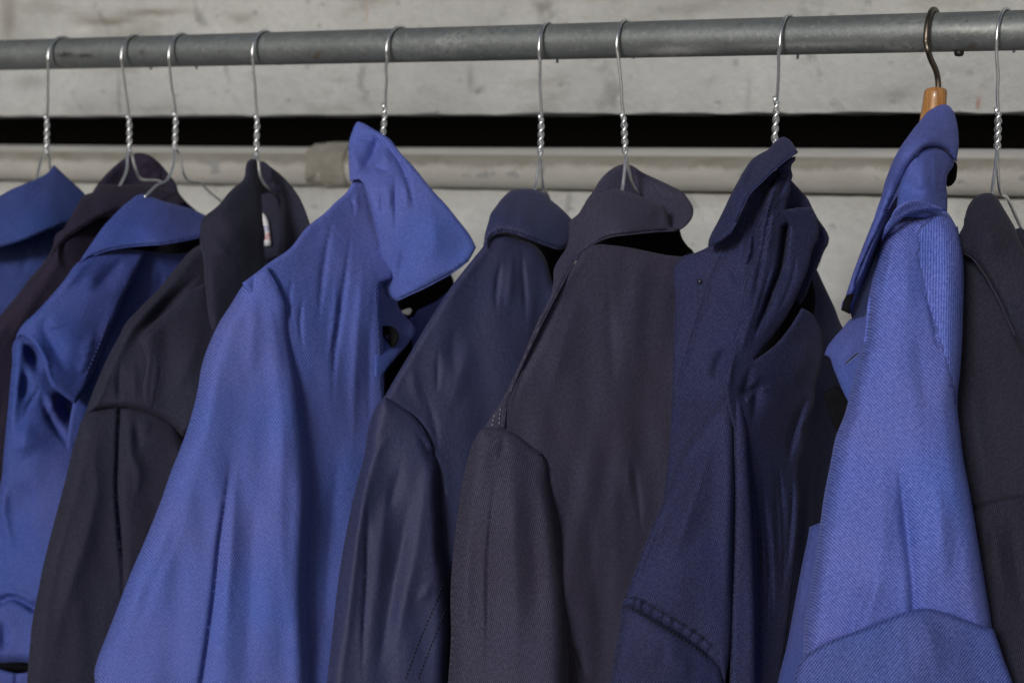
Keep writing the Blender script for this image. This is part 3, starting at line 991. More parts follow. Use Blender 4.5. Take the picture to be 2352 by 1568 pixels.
col = Panel(j, D0, 'collar', 'D9:905,510 1000,475 1050,412 1200,400 1290,402 1400,398 1600,405 1750,425 1880,485 1960,600 1700,760 1400,720 1285,658 1200,692 1050,752 900,842 750,932 650,1022 580,1115 505,1240 560,1080 620,980 700,840 790,680',
      'D9:1000,480,-.05 1600,420,-.03 1200,690,-.085 650,1020,-.12 1100,560,-.085 800,700,-.095 520,1200,-.135', M['c2'],
      [('D9:1250,640 1050,715 880,810 700,930 600,1050', 9, .003)], roll=(16, .005))
collar_edge(j, col, 'D9:1283,656 1200,690 1050,750 900,840 750,930 650,1020 580,1112', M['c2e'])
Panel(j, D0, 'sleeve', 'D9:640,900 800,780 1000,720 1300,700 1500,720 1500,900 1200,1300 900,1568 | P:130,850 80,1000 60,1300 40,1700 -260,1700 -240,1100 -160,930 -70,812 0,724 41,676 65,643 97,607 120,570 132,535',
      'D9:1250,720,-.065 700,900,-.11 | P:0,760,-.125 0,1200,-.12 60,900,-.105 100,650,-.115 200,700,-.09', M['c2'],
      [('P:130,620 60,720 0,820', 18, .006), ('D9:1180,860 1080,900 1000,1000', 10, -.003), ('P:20,860 -10,1000 -20,1200', 14, -.005)], closed=0.05, roll=(32, .03), ang=40)

# ---------- 3: blue, shoulder seam and caved-in sleeve
j, D0 = jacket(400, 450, 'blue jacket with a turned down collar and caved-in sleeve, third from the left')
Panel(j, D0, 'lining', 'D9:1080,1060 1600,1000 2300,850 2300,1250 1900,1300 1300,1250', 'D9:1500,1100,.02', M['lining'])  # black sheet painted as the shade under the collar
Panel(j, D0, 'front_panel', 'D9:1130,1112 1280,1098 1450,1098 1560,1108 1700,1128 1900,1140 2020,1120 2200,1090 2350,1200 | P:470,640 400,760 330,880 280,1000 200,1100 150,1050 170,920 230,800',
      'P:330,580,-.065 440,570,-.02 250,830,-.12 200,920,-.135 350,700,-.07', M['c3'],
      [('D9:1690,1300 1720,1420 1650,1568', 12, -.004)], ang=-55)
sh = Panel(j, D0, 'shoulder', 'D9:1050,1130 1150,1103 1300,1096 1420,1098 1560,1112 1480,1290 1400,1450 1330,1568 | D10:1240,0 1180,130 1110,330 1020,560 950,700 870,850 805,942 720,890 640,830 560,775 515,690 480,580 440,430 370,315 290,248 215,232 165,262 190,180 260,80 350,0 | D9:560,1568 700,1400 820,1240 920,1180',
      'D10:210,210,-.165 500,200,-.172 1000,300,-.14 800,930,-.165 480,600,-.185 | D9:1150,1120,-.105 1500,1200,-.085 1000,1400,-.14 1350,1450,-.115', M['c3'],
      [('D10:175,225 290,230 390,310 470,440 520,620 600,760', 9, .006), ('D10:560,-60 470,120 560,330 660,520 720,640', (22, 30), -.012),
       ('D9:1350,1150 1180,1350 950,1568', 24, -.010), ('D9:1000,1180 800,1370 600,1568', 14, .006), ('D10:1010,120 930,420 830,700', 18, .006),
       ('D10:1215,0 1100,320 1010,540 880,800', 6, -.004), ('D9:1500,1180 1420,1400 1330,1560 ', 7, -.003),
       ('D10:930,360 1000,330', 6, -.0012, 'se'), ('D10:880,460 960,440', 6, -.0014, 'se'), ('D10:830,640 900,610', 6, -.001, 'se')],
      roll=(12, .006), ang=-62, thick=.004, fold=1.7)
stitch(j, sh, 'D10:1160,30 1060,310 960,540 890,690', M['thread_blue'], 6, 4, .0005)
Panel(j, D0, 'sleeve', 'D10:140,300 165,255 260,205 450,250 600,500 720,700 850,800 980,800 1060,960 1000,1200 900,1450 | P:180,1150 165,1300 145,1520 100,1530 60,1521 0,1521 -40,1518 -60,1400 -40,1250 -15,1150 | A3:0,300 | P:8,1040 13,990 19,928 24,874 28,831',
      'P:30,850,-.150 100,1000,-.165 90,1200,-.17 30,1400,-.175 170,960,-.13 5,1200,-.155', M['c3'],
      [('D10:230,270 330,400 380,520 400,640', (14, 20), -.03), ('D10:180,260 190,600 140,1000 100,1400', 13, .010), ('D10:260,560 270,800 230,950', 14, -.010),
       ('D10:560,800 700,960 760,1130 800,1250', (24, 36), -.035), ('D10:420,700 400,800 330,920 230,1130', 6, -.005), ('D10:420,820 520,1080 660,1300 760,1450', (8, 16), -.008),
       ('D10:460,760 560,960 700,1230', 12, .006), ('D10:330,1100 250,1350 220,1568', 30, .010), ('A3:130,250 190,420 200,560', 26, -.007), ('A3:30,200 30,500 110,800', 14, .007),
       ('A3:0,1050 60,1025 130,1040 215,1095', (7, 14), -.013, 'se'), ('A3:0,1000 80,990 200,1040', 10, .006, 'se'), ('A3:10,1130 30,1250 20,1400', 14, -.01)],
      closed=0.05, roll=(26, .028), ang=-48, fold=1.6)
Panel(j, D0, 'hem', 'P:-80,1532 0,1536 40,1545 75,1540 110,1590 100,1720 -80,1720', 'P:0,1560,-.15 60,1650,-.15', M['c3'], [('P:38,1540 36,1600 34,1680', 5, -.006, 's')], ang=20)
Panel(j, D0, 'cuff_lining', 'P:-80,1500 120,1500 120,1580 -80,1580', 'P:0,1540,-.115', M['lining'])  # black sheet for the shade inside the cuff
col = Panel(j, D0, 'collar', 'D9:1400,560 1450,520 1520,503 1600,528 1750,580 1900,620 2050,662 2160,712 2330,790 2350,930 2130,962 1950,1000 1750,1030 1500,1048 1300,1070 1150,1100 1000,1150 910,1195 825,1260 905,1130 1000,990 1100,850 1200,740 1300,640',
      'D9:1500,520,-.05 2200,800,-.02 1500,1040,-.105 900,1190,-.13 1700,800,-.085 1150,850,-.10 2200,950,-.06', M['c3'],
      [('D9:1480,570 1300,800 1100,1020 950,1160', 20, .007), ('D9:1800,660 1650,820 1600,960', 30, -.006), ('D9:2000,700 1960,850 1900,960', 26, .004)], ang=-60, roll=(12, .004))
collar_edge(j, col, 'D9:2130,962 1950,998 1750,1028 1500,1046 1300,1068 1150,1098 1000,1148', M['c3e'], rad=.0013)

stitch(j, col, 'D9:2130,942 1950,979 1750,1009 1500,1027 1300,1049 1150,1077 1040,1112', M['thread_blue'], 6, 4, .0005)
Panel(j, D0, 'back_panel', 'P:230,640 430,610 450,700 300,900 200,1100 150,1500 150,1740 -60,1740 20,1200 100,900', 'P:300,700,.06 100,1400,.04', M['c3'], ang=20)

# ---------- 4: charcoal with a tag
j, D0 = jacket(588, 370, 'charcoal jacket with a small white tag in its neck, beside the peaked bright blue one')
Panel(j, D0, 'lining', 'D11:820,250 1000,420 1180,520 1180,1380 920,1420 860,900 840,500', 'D11:1000,700,.06', M['lining'])  # neck opening's shade, as a black sheet
Panel(j, D0, 'collar_back', 'D11:810,150 900,138 1000,210 1130,310 1260,450 1350,570 1430,730 1490,900 1530,1040 1480,1300 1300,1400 1135,1360 1138,1000 1130,760 1120,620 1060,540 980,480 900,430 845,300',
      'D11:900,140,.03 1480,900,.0 1150,900,.035 1250,600,.025', M['c4'],
      [('D11:950,385 1080,430 1190,495', 7, -.012), ('D11:1180,560 1180,900 1160,1200', 9, .006), ('D11:1000,270 1150,400 1280,560', 16, .005)], roll=(14, .006), ang=30)
Panel(j, D0, 'back_facing', 'D11:880,560 1010,540 1090,600 1125,700 1140,1360 930,1420 900,1000', 'D11:1000,700,.052', M['c4'], ang=30)
tagp = Panel(j, D0, 'size_tag', 'D11:868,800 900,800 935,835 965,900 985,1010 1006,1220 920,1226 905,1050 885,900', 'D11:940,1000,.046', M['tag'], thick=.0008, noise=.0002)
body = Panel(j, D0, 'front_panel', 'A2:1330,120 1300,205 1230,252 1100,400 1000,520 880,640 800,730 765,800 700,920 640,1050 580,1200 538,1318 620,1290 760,1268 900,1285 1000,1315 1060,1345 1170,1450 1300,1420 1420,1100 1480,700 1450,300',
      'A2:1310,200,-.075 1200,330,-.10 640,1100,-.165 1050,1300,-.16 900,800,-.150 1400,600,-.09 1300,1000,-.12', M['c4'],
      [('A2:1290,400 1120,570 980,720 890,800 860,900', (20, 14), -.022), ('A2:1180,380 1000,580 840,760 740,950 650,1180', 14, .008), ('A2:770,960 765,1100 760,1260', 9, -.010),
       ('A2:700,1000 660,1150 610,1270', 9, .005), ('A2:850,950 860,1100 850,1240', 14, .006)], closed=0.04, roll=(22, .02), ang=35)
lap = Panel(j, D0, 'lapel', 'A2:1320,460 1200,540 1100,630 1000,710 920,790 903,832 925,890 945,960 935,1050 912,1150 890,1270 960,1296 1060,1336 1170,1446 1310,1300 1430,900 1400,720 1360,600',
      'A2:1300,480,-.006 950,800,-.004 1000,1200,.006 1300,900,-.012', M['c4'],
      [('A2:1290,505 1110,650 1010,730 950,800', 4, -.0016), ('A2:985,850 975,1000 960,1150 955,1280', 5, -.002), ('A2:1300,700 1200,1000 1100,1200', 24, .005)],
      on=(body, .008), ang=20, thick=.003)
collar_edge(j, lap, 'A2:1310,468 1200,542 1100,632 1000,712 922,792 905,832 927,890 946,960 936,1050 913,1150 892,1265', M['c4e'], rad=.0009)
stitch(j, lap, 'A2:1015,1000 1000,1100 985,1180 965,1270', M['thread_dark'], 5, 4, .0005)
slv = Panel(j, D0, 'sleeve', 'D10:870,1120 950,1028 1100,1004 1260,984 1330,984 1480,1004 1600,1028 1720,1078 1830,1148 1960,1290 2100,1500 | A3:1250,300 1150,700 1000,1150 | P:330,1500 320,1750 50,1750 | A3:172,1568 185,1400 210,1150 240,1000 275,820 330,600 430,220 470,50 | D10:745,1568 780,1400 820,1280',
      'P:250,960,-.168 380,980,-.15 220,1150,-.185 180,1400,-.185 330,1300,-.165 100,1500,-.18', M['c4'],
      [('D10:1275,990 1265,1150 1255,1350 1250,1568 | A3:745,250 765,600 785,900 770,1200', (4, 14), -.012, 's'), ('D10:1120,1060 1040,1300 1000,1568 | A3:620,300 560,600 430,1000 330,1450', 26, .011),
       ('D10:1340,1020 1380,1250 1400,1500 | A3:880,200 850,450', 14, .007), ('D10:1560,1080 1540,1300', 16, .004), ('A3:480,400 400,800 300,1250', 22, -.006), ('D10:1440,1080 1470,1300 1480,1500', 10, -.006)],
      closed=0.05, roll=(36, .038), ang=20, seed=4, flat='D10:890,1090 950,1028 1100,1004 1260,984 1480,1004 1720,1078 1830,1148')
collar_edge(j, slv, 'D10:890,1100 952,1034 1100,1010 1260,992 1330,992 1480,1012 1600,1036 1715,1084', M['c4'], rad=.0005)
col = Panel(j, D0, 'collar', 'D11:820,120 760,100 705,140 678,220 668,320 642,380 560,450 490,510 420,590 340,690 260,760 180,820 122,880 100,960 98,1080 110,1230 | A2:1305,300 1312,430 1325,560 1340,680 1364,790 1450,720 1580,560 1690,470 1700,330 1690,200 | D11:920,1150 900,900 880,650 865,560 850,400 835,300',
      'D11:760,110,-.03 110,1000,-.10 600,500,-.065 860,600,-.045 500,1000,-.105 | A2:1340,680,-.13 1680,330,-.065 1480,450,-.115', M['c4'],
      [('A2:1340,150 1420,250 1500,330', 14, .005), ('D11:640,520 400,760 200,980', 22, .005), ('D11:830,350 850,600 880,900', 7, -.002), ('A2:1318,300 1326,430 1345,600', 4, -.002)],
      roll=(14, .006), ang=25, thick=.003)
collar_edge(j, col, 'D11:104,1090 115,1230 | A2:1307,300 1314,430 1327,560 1342,680 1362,780', M['c4e'], rad=.0009)

Panel(j, D0, 'back_panel', 'P:480,580 660,520 680,620 560,800 480,1000 410,1740 90,1740 220,1100 320,800', 'P:550,650,.07 300,1400,.05', M['c4'], ang=20)

# ---------- 5: bright blue, centre
j, D0 = jacket(885, 330, 'bright blue jacket with its pointed collar standing up, large one left of centre')
Panel(j, D0, 'lining', 'D6:200,600 800,560 1545,300 1600,420 1625,520 1800,700 1500,1200 1150,1700 800,2400 300,3100 -50,3100 -50,1400 300,1240 520,1150 600,1180 640,1192 690,1165 722,1095 690,1042 600,1062 500,1108 300,1000', 'D6:1000,800,.06 200,1500,.05', M['lining'], noise=.0002)  # dark inside of the jacket, its shade coloured black
Panel(j, D0, 'far_front', 'D6:640,1330 690,1250 760,1232 830,1110 1000,1022 1250,892 1400,770 1560,640 1750,700 1500,1200 1100,1700 | B2:640,980 560,1200 440,1290 430,1170 450,1108 540,990 622,880', 'D6:900,1200,.045 1400,900,.04', M['c5'],
      [('D6:800,1150 780,1350 800,1568', 6, -.004)], ang=28)
Panel(j, D0, 'back_panel', 'P:640,640 830,560 880,700 960,860 970,1100 980,1750 660,1750 640,1200', 'P:750,900,.09 750,1500,.09', M['c5'], ang=25)
fp = Panel(j, D0, 'front_panel', 'P:815,405 797,440 770,465 740,494 724,506 709,518 664,572 617,604 589,626 556,650 590,700 640,820 680,900 690,1050 680,1300 670,1740 895,1740 888,1400 885,1100 | B2:442,1150 440,900 425,700 416,470 | P:905,640 925,560 910,480 880,420',
      'P:590,640,-.172 700,900,-.150 880,600,-.075 880,900,-.085 800,440,-.065 700,1500,-.14 890,1500,-.09 780,800,-.125 920,520,-.04 850,500,-.06', M['c5'],
      [('P:772,480 758,536 745,610 735,700 728,760', 8, -.006), ('P:675,625 664,698 676,760', 6, -.004), ('P:808,500 805,540 795,626 785,698 770,806 763,949', 8, -.007),
       ('P:833,560 831,640 821,760 813,900 812,1050', 15, .007), ('D5:320,1030 380,1250 445,1500 | P:868,560', 7, -.005), ('P:700,660 690,740 700,820', 5, -.003),
       ('P:772,620 768,720 750,850', 8, .004), ('P:860,620 850,800 848,1000', 10, -.004), ('D5:110,1250 170,1400 150,1568', 6, -.004), ('D5:220,1100 200,1300 170,1568', 8, .004),
       ('P:785,1000 760,1200 745,1500', 22, -.004), ('P:840,1050 850,1300 845,1568', 22, -.004)],
      ang=28, thick=.003, roll=(12, .004), noise=.0016, fold=1.15)
slv = Panel(j, D0, 'sleeve', 'P:553,662 531,698 503,741 481,788 463,841 454,895 438,960 409,1042 | A3:1100,200 1030,400 930,650 830,880 750,1090 680,1270 625,1410 603,1500 608,1568 | P:208,1640 200,1750 735,1750 | A3:1995,1568 1985,1300 1970,1000 1982,700 2000,400 1990,100 | A2:1975,1350 1950,1150 1910,960 1870,760 1820,580 1765,450 1712,366 1660,392 1590,440',
      'P:600,640,-.178 500,1000,-.195 450,1500,-.19 690,1000,-.17 640,800,-.178 700,1500,-.165 300,1500,-.185', M['c5'],
      [('A2:1692,374 1590,490 1500,640 1400,840 1330,1010 1290,1160', 5, -.005), ('A2:1640,450 1540,600 1450,760 1380,960', 12, .005),
       ('A3:1480,100 1440,400 1400,700 1370,1000 1330,1300 1285,1600', (7, 24), -.016, 'e'), ('A2:1540,700 1420,1000 1350,1300 | A3:1260,200 1150,600 1000,1000 850,1500', 40, .010),
       ('A2:1700,700 1760,1000 1800,1300 | A3:1800,200 1800,500 1850,1300', 32, .012), ('A3:1640,300 1610,700 1600,1100 1570,1500', 30, -.008), ('A3:1530,50 1500,400 1470,800 1440,1300', 18, .007),
       ('A2:1640,520 1620,800 1600,1100', 26, .008), ('A2:1720,500 1790,800 1850,1200', 12, -.004), ('A3:1180,500 1000,900 850,1300', 24, -.005), ('A3:620,1460 660,1500 640,1568', 6, -.006, 'se')],
      closed=0.06, roll=(42, .045), ang=33, seed=7, noise=.0016, flat='A2:1660,392 1712,366 1765,450 1820,580')
collar_edge(j, slv, 'A2:1700,376 1752,455 1808,585 1858,765 1898,965 1938,1155 1963,1355', M['c5'], rad=.0008)
fac = Panel(j, D0, 'facing', 'P:850,620 890,615 905,650 912,690 | D6:425,985 485,1090 650,1290 775,1458 | B2:637,780 605,840 520,940 450,1030 420,1080 380,1060 380,560', 'D6:400,1100,-.02 700,1400,-.015 100,900,-.03', M['c5'], [('D6:500,1150 400,1400 200,1568', 20, -.004)], ang=-35)
def button(root, panel, x, y, rad, mat, thread):
    """four-hole button with a raised rim and the thread that crosses its holes"""
    d = float(panel.depth([[x, y]])[0]) - 0.003
    c = P(x, y, d)
    n = -FW + 0.05 * RT; n = n / np.linalg.norm(n)
    u = np.cross(n, EZ); u /= np.linalg.norm(u); v = np.cross(n, u)
    pr = [(0.0, .0016), (.45, .0016), (.62, .0018), (.78, .0026), (.9, .0029), (1.0, .0022), (1.0, .0), (0.0, -.0002)]
    NS = 36; V, F = [], []
    for r, h in pr:
        for i in range(NS):
            g = 2 * math.pi * i / NS
            V.append(c + n * h + (u * math.cos(g) + v * math.sin(g)) * rad * max(r, .001))
    for i in range(len(pr) - 1):
        for k in range(NS):
            m = (k + 1) % NS
            F.append((i * NS + k, i * NS + m, (i + 1) * NS + m, (i + 1) * NS + k))
    o = mesh_obj('button', V, F, mat, root)
    for a, b in ((-1, -1), (1, -1)):
        h = rad * .2
        p0 = c + u * h * a + v * h * b + n * .0014; p1 = c - u * h * a - v * h * b + n * .0014
        t = tube('thread', [p0, p0 * .6 + p1 * .4 + n * .0009, p0 * .4 + p1 * .6 + n * .0009, p1], .00045, thread, o, sides=6)
    return o
button(j, fac, 889, 774, .0115, M['button'], M['thread_blue'])
col = Panel(j, D0, 'collar', 'D5:225,92 188,130 150,220 110,330 88,430 85,600 88,750 95,900 108,1015 170,985 230,972 300,1020 350,1150 420,1350 470,1560 | P:868,545 874,600 877,651 | D6:200,792 300,845 392,887 700,740 1000,602 1300,442 1540,312 1760,162 1940,15 | P:1093.5,568.5 1084,548 | P:1050,502 | D5:1560,1350 1400,1180 1250,1000 1150,870 1030,730 900,600 820,500 740,390 640,310 500,230 400,170 300,115',
      'P:820,285,-.025 803,400,-.055 905,350,-.05 879,650,-.06 1090,570,-.07 960,500,-.09 860,430,-.085 960,640,-.082', M['c5'],
      [('D5:430,315 560,390 720,520 820,640 950,900 1040,1200 1110,1500', (8, 7), -.009), ('D5:520,280 720,440 880,640 1150,1000', 7, .004), ('D5:520,440 450,640 350,780 200,890', (20, 12), -.020, 's'),
       ('D5:440,770 560,800 720,868', 7, -.008), ('D5:560,520 650,640 720,760', 10, .006), ('D5:150,420 170,600 150,780', 14, .006), ('D5:180,335 300,345 480,355', 6, -.005), ('D5:780,780 795,1150 800,1520 | P:909,560', 6, -.005),
       ('D5:590,1100 595,1350 600,1560', 6, -.004), ('D5:880,860 960,1150 990,1500', 10, .005), ('D5:680,950 690,1250 700,1500', 8, .004), ('P:925,560 920,620 915,660', 7, -.004),
       ('D6:480,800 720,690 1000,552 1300,392 1560,235 1800,40', 4, -.0016), ('P:985,470 1000,540 990,610', 26, .004)],
      ang=38, roll=(8, .003), thick=.0035, noise=.001, fold=1.6)
collar_edge(j, col, 'D6:400,878 700,736 1000,598 1300,438 1540,308 1760,158 1935,14', M['c5e'], rad=.0011)

stitch(j, col, 'D6:480,800 720,690 1000,552 1300,392 1560,235 1800,40', M['thread_blue'], 6, 4, .0005)
stitch(j, fp, 'P:862,660 867,740 871,810 872,900', M['thread_blue'], 6, 4, .0005)

# ---------- 6: navy
j, D0 = jacket(1240, 430, 'navy blue jacket with a small rounded collar, left of the wide charcoal collar')
Panel(j, D0, 'lining', 'B2:1150,120 1640,150 1660,300 1640,460 1520,520 1400,400 1200,250', 'B2:1400,250,.03', M['lining'])  # black sheet for the shaded gap below the collar
Panel(j, D0, 'back_panel', 'P:1130,560 1270,560 1300,660 1250,800 1150,1000 1080,1200 1060,1740 900,1740 930,1200 1000,800', 'P:1150,800,.07 1000,1500,.07', M['c6'], ang=20)
fp = Panel(j, D0, 'front_panel', 'B2:1100,190 1160,150 1235,146 1320,192 1400,222 1450,270 1482,330 1503,400 1525,480 1640,500 | P:1300,700 1230,840 1150,1000 1110,1200 1085,1740 985,1740 1000,1300 985,1100 | B2:690,1420 620,1330 540,1275 436,1205 520,1060 610,910 680,790 760,660 850,520 940,400 1020,300 1082,222',
      'P:885,915,-.165 1150,560,-.085 1260,640,-.06 1000,1000,-.145 1040,1500,-.125 1200,850,-.10 1000,750,-.135', M['c6'],
      [('B2:1200,290 1170,450 1160,560 1165,680', 6, -.007), ('B2:1320,215 1332,400 1345,600 1340,760', 6, -.006), ('B2:1260,230 1250,450 1230,700', 12, .006), ('B2:790,860 785,1000 780,1200', 6, -.004),
       ('B2:1000,800 930,1050 860,1300', 28, .006), ('B2:900,700 880,900 900,1100', 20, -.005), ('B3:760,80 790,200 845,430', 6, -.006), ('B2:1400,450 1380,700 1340,900', 16, .004), ('B2:700,1150 760,1350 800,1568', 8, -.005), ('B2:620,950 640,1150 700,1300', 14, .005)],
      ang=24, roll=(16, .008), noise=.0016)
slv = Panel(j, D0, 'sleeve', 'B2:440,1193 405,1235 370,1300 340,1400 320,1540 | B3:260,320 200,600 150,900 110,1250 75,1568 | P:735,1750 1050,1750 | B3:850,1568 866,1200 854,950 832,700 812,400 785,150 | B2:760,1560 740,1490 690,1390 620,1308 540,1253',
      'B2:450,1220,-.172 700,1450,-.16 | B3:300,400,-.185 780,500,-.165 200,1000,-.19 800,1200,-.165 450,1500,-.185', M['c6'],
      [('B2:560,1330 430,1500 | B3:385,100 330,250 290,500 240,900 200,1300 170,1568', 17, .012), ('B3:345,300 335,600 330,900 312,1200 300,1600', (6, 12), -.009), ('B3:610,350 560,650 500,950 440,1300 390,1568', (26, 20), -.013),
       ('B3:700,150 680,450 640,750 570,1050 500,1500', 22, .010), ('B3:470,250 420,700 400,1100', 20, .007), ('B2:640,1400 740,1568 | B3:770,200', 8, -.006), ('B3:745,900 700,1000 640,1050', 12, .005), ('B3:560,120 520,300 450,500', 14, -.006), ('B3:800,500 800,700 790,850', 12, -.006)],
      closed=0.05, roll=(34, .035), ang=22, seed=5, noise=.0018, flat='B2:440,1193 540,1253 620,1308 690,1390 740,1490')
collar_edge(j, slv, 'B2:448,1200 540,1260 616,1315 684,1397 733,1497 752,1560', M['c6'], rad=.0008)
stitch(j, slv, 'B3:818,930 790,1010 760,1085 700,1220 640,1370 570,1568', M['thread_dark'], 6, 4, .0005)
stitch(j, slv, 'B3:848,1060 800,1185 740,1330 650,1568', M['thread_dark'], 6, 4, .0005)
col = Panel(j, D0, 'collar', 'B1:1265,1215 1330,1207 1400,1210 1460,1230 1510,1280 1560,1320 1640,1400 1700,1470 | B2:1660,150 1606,233 1570,251 1500,233 1400,195 1290,155 1230,139 1180,141 1120,170 1076,232 1088,150 1108,80 1125,20 | B1:1150,1330 1200,1265',
      'B1:1300,1215,-.04 1400,1215,-.03 | B2:1180,140,-.10 1570,245,-.07 1100,200,-.105 1350,60,-.085', M['c6'],
      [('B1:1480,1300 1400,1450 | B2:1380,120', 20, -.004), ('B1:1280,1260 1200,1400 1150,1500', 16, .006), ('B2:1160,120 1230,118 1400,172 1560,226', 4, -.0015), ('B1:1360,1230 1330,1350 1300,1480', 18, .003)], roll=(14, .006), ang=30, thick=.003)
collar_edge(j, col, 'B2:1600,238 1570,248 1500,230 1400,192 1290,152 1230,136 1180,138 1120,167 1085,213', M['c6e'], rad=.001)

stitch(j, col, 'B2:1160,122 1230,122 1290,137 1400,176 1500,213 1560,230', M['thread_dark'], 5, 4, .0005)

# ---------- 7: charcoal, wide collar
j, D0 = jacket(1435, 390, 'charcoal jacket with a wide rolled open collar, right of the navy one')
Panel(j, D0, 'lining', 'D1:560,1000 780,900 1645,860 1680,980 1740,1060 1790,1105 1790,1250 1600,1300 700,1250 520,1200', 'D1:1200,1000,.02', M['lining'])  # shade in the wide collar opening, given as black colour
Panel(j, D0, 'back_panel', 'P:1330,580 1560,580 1580,640 1590,1000 1540,1740 1330,1740 1300,1000', 'P:1450,800,.08 1450,1500,.08', M['c7'], ang=20)
Panel(j, D0, 'collar_back', 'D1:600,760 640,590 720,480 800,350 900,250 1000,195 1060,184 1130,195 1250,270 1400,340 1550,410 1680,480 1745,560 1792,650 1790,730 1745,810 1650,885 1590,905 1480,880 1200,800 800,760',
      'D1:1060,190,.03 1790,690,-.03 1300,600,.02 700,600,-.01 1650,880,-.055', M['c7'],
      [('D1:1100,230 1180,400 1220,520', 12, -.014), ('D1:1290,330 1500,440 1680,560', 14, .006), ('D1:1500,560 1540,700 1560,860', (6, 16), -.006), ('D1:780,430 900,300 1030,230', 14, .005)], roll=(16, .008), ang=-15)
fp = Panel(j, D0, 'front_panel', 'D1:560,1200 620,1120 700,1062 770,1040 900,1045 1100,1070 1300,1110 1500,1150 1690,1170 1850,1180 | P:1610,800 1590,950 1550,1120 1480,1400 1440,1740 1265,1740 1265,1450 1262,1300 1250,1120 1200,1040 | B2:1200,1440 1190,1390 1215,1235 1255,1130 1335,950 1440,720 1555,510',
      'P:1165,985,-.165 1300,650,-.125 1560,620,-.065 1300,1200,-.15 1500,1100,-.10 1400,1600,-.12 1450,800,-.105 1230,850,-.15', M['c7'],
      [('B2:1870,420 1885,650 1900,900 1920,1200', 16, -.004), ('B3:2030,100 2065,350 2090,650', 9, -.006), ('B2:1620,480 1490,740 1370,960 1290,1160 1240,1330', 9, -.008), ('B2:1700,500 1600,800 1500,1200', 34, .009),
       ('B2:2050,300 2060,700 2080,1100', 30, .005), ('B3:1900,200 1930,700 1900,1200', 26, .005), ('B3:1740,400 1780,900 1850,1400', 26, -.005), ('B3:1622,1290 1690,1430 1735,1568', (5, 16), -.012), ('B3:2000,100 2010,400', 10, .004)],
      ang=40, roll=(12, .005), noise=.0016)
sb_ = Panel(j, D0, 'shoulder_back', 'B2:1225,1150 1200,1400 1140,1408 1078,1402 1120,1330 1170,1260', 'B2:1150,1350,-.155', M['c7'], ang=-30)
stitch(j, sb_, 'B2:1186,1270 1180,1340 1177,1395', M['thread_pale'], 5, 5, .0006)
stitch(j, sb_, 'B2:1148,1310 1136,1355 1130,1398', M['thread_pale'], 5, 5, .0006)
slv = Panel(j, D0, 'sleeve', 'B2:1060,1403 1140,1391 1200,1397 1270,1428 1350,1488 1440,1560 | B3:1430,80 1490,170 1515,280 1565,500 1603,800 1616,1100 1622,1400 | P:1306,1568 1308,1750 1015,1750 | B3:850,1568 868,1300 868,950 888,700 918,450 960,200 1010,20 | B2:1018,1480 1038,1432',
      'B2:1150,1420,-.178 1400,1550,-.168 | B3:1250,500,-.195 950,600,-.18 1580,900,-.168 1250,1500,-.195 900,1400,-.175', M['c7'],
      [('B3:1165,180 1125,500 1108,800 1104,1100 1098,1350 1085,1600', (6, 14), -.011), ('B3:1250,100 1270,500 1290,1000 1300,1500', 34, .011), ('B3:1040,150 985,500 970,900 970,1400', 20, .008), ('B2:1200,1425 1205,1500 | B3:1170,150', 9, -.006),
       ('B3:1420,200 1480,600 1500,1100', 26, .005), ('B3:1390,500 1420,1000 1430,1500', 22, -.004)],
      closed=0.06, roll=(40, .042), ang=14, seed=9, noise=.0016, flat='B2:1060,1403 1140,1391 1200,1397 1270,1428 1350,1488 1440,1560')
collar_edge(j, slv, 'B2:1066,1408 1140,1398 1200,1405 1266,1436 1345,1496 1434,1567 | B3:1424,86', M['c7'], rad=.0009)
col = Panel(j, D0, 'collar', 'D1:470,800 560,720 640,600 720,520 850,472 1000,455 1100,480 1220,522 1350,572 1480,622 1512,720 1545,850 1640,868 1605,892 1480,896 1300,910 1100,930 950,946 850,972 760,1012 680,1072 600,1132 520,1225 450,1355 380,1490 | B2:1560,512 1450,722 1340,952 1262,1132 1226,1236 1204,1392 1188,1390 1203,1222 1255,1095 1340,912 1432,695 1510,540 | D1:300,1440 310,1290 370,1180 430,1090 470,900',
      'P:1430,440,-.05 1560,522,-.05 1400,542,-.10 1290,650,-.135 1155,960,-.172 1312,515,-.06 1420,500,-.095 1500,520,-.075', M['c7'],
      [('D1:560,800 480,1000 400,1250', 16, -.004), ('D1:660,700 560,950 440,1250', 12, .005), ('D1:1200,580 1050,720 900,860', 24, -.003), ('D1:760,985 860,945 1000,920 1300,886 1540,868', 4, -.0012), ('D1:1380,640 1420,760 1440,860', 16, -.006)],
      roll=(11, .004), ang=-25, thick=.003, noise=.001)
collar_edge(j, col, 'D1:1605,890 1480,894 1300,908 1100,928 950,944 850,970 760,1010 680,1070 600,1130 520,1222 450,1352 380,1487 | B2:1558,514 1448,724 1338,954 1260,1134 1224,1238 1204,1385', M['c7e'], rad=.0011)

stitch(j, col, 'D1:780,985 860,945 1000,921 1300,887 1500,872', M['thread_dark'], 5, 4, .0005)

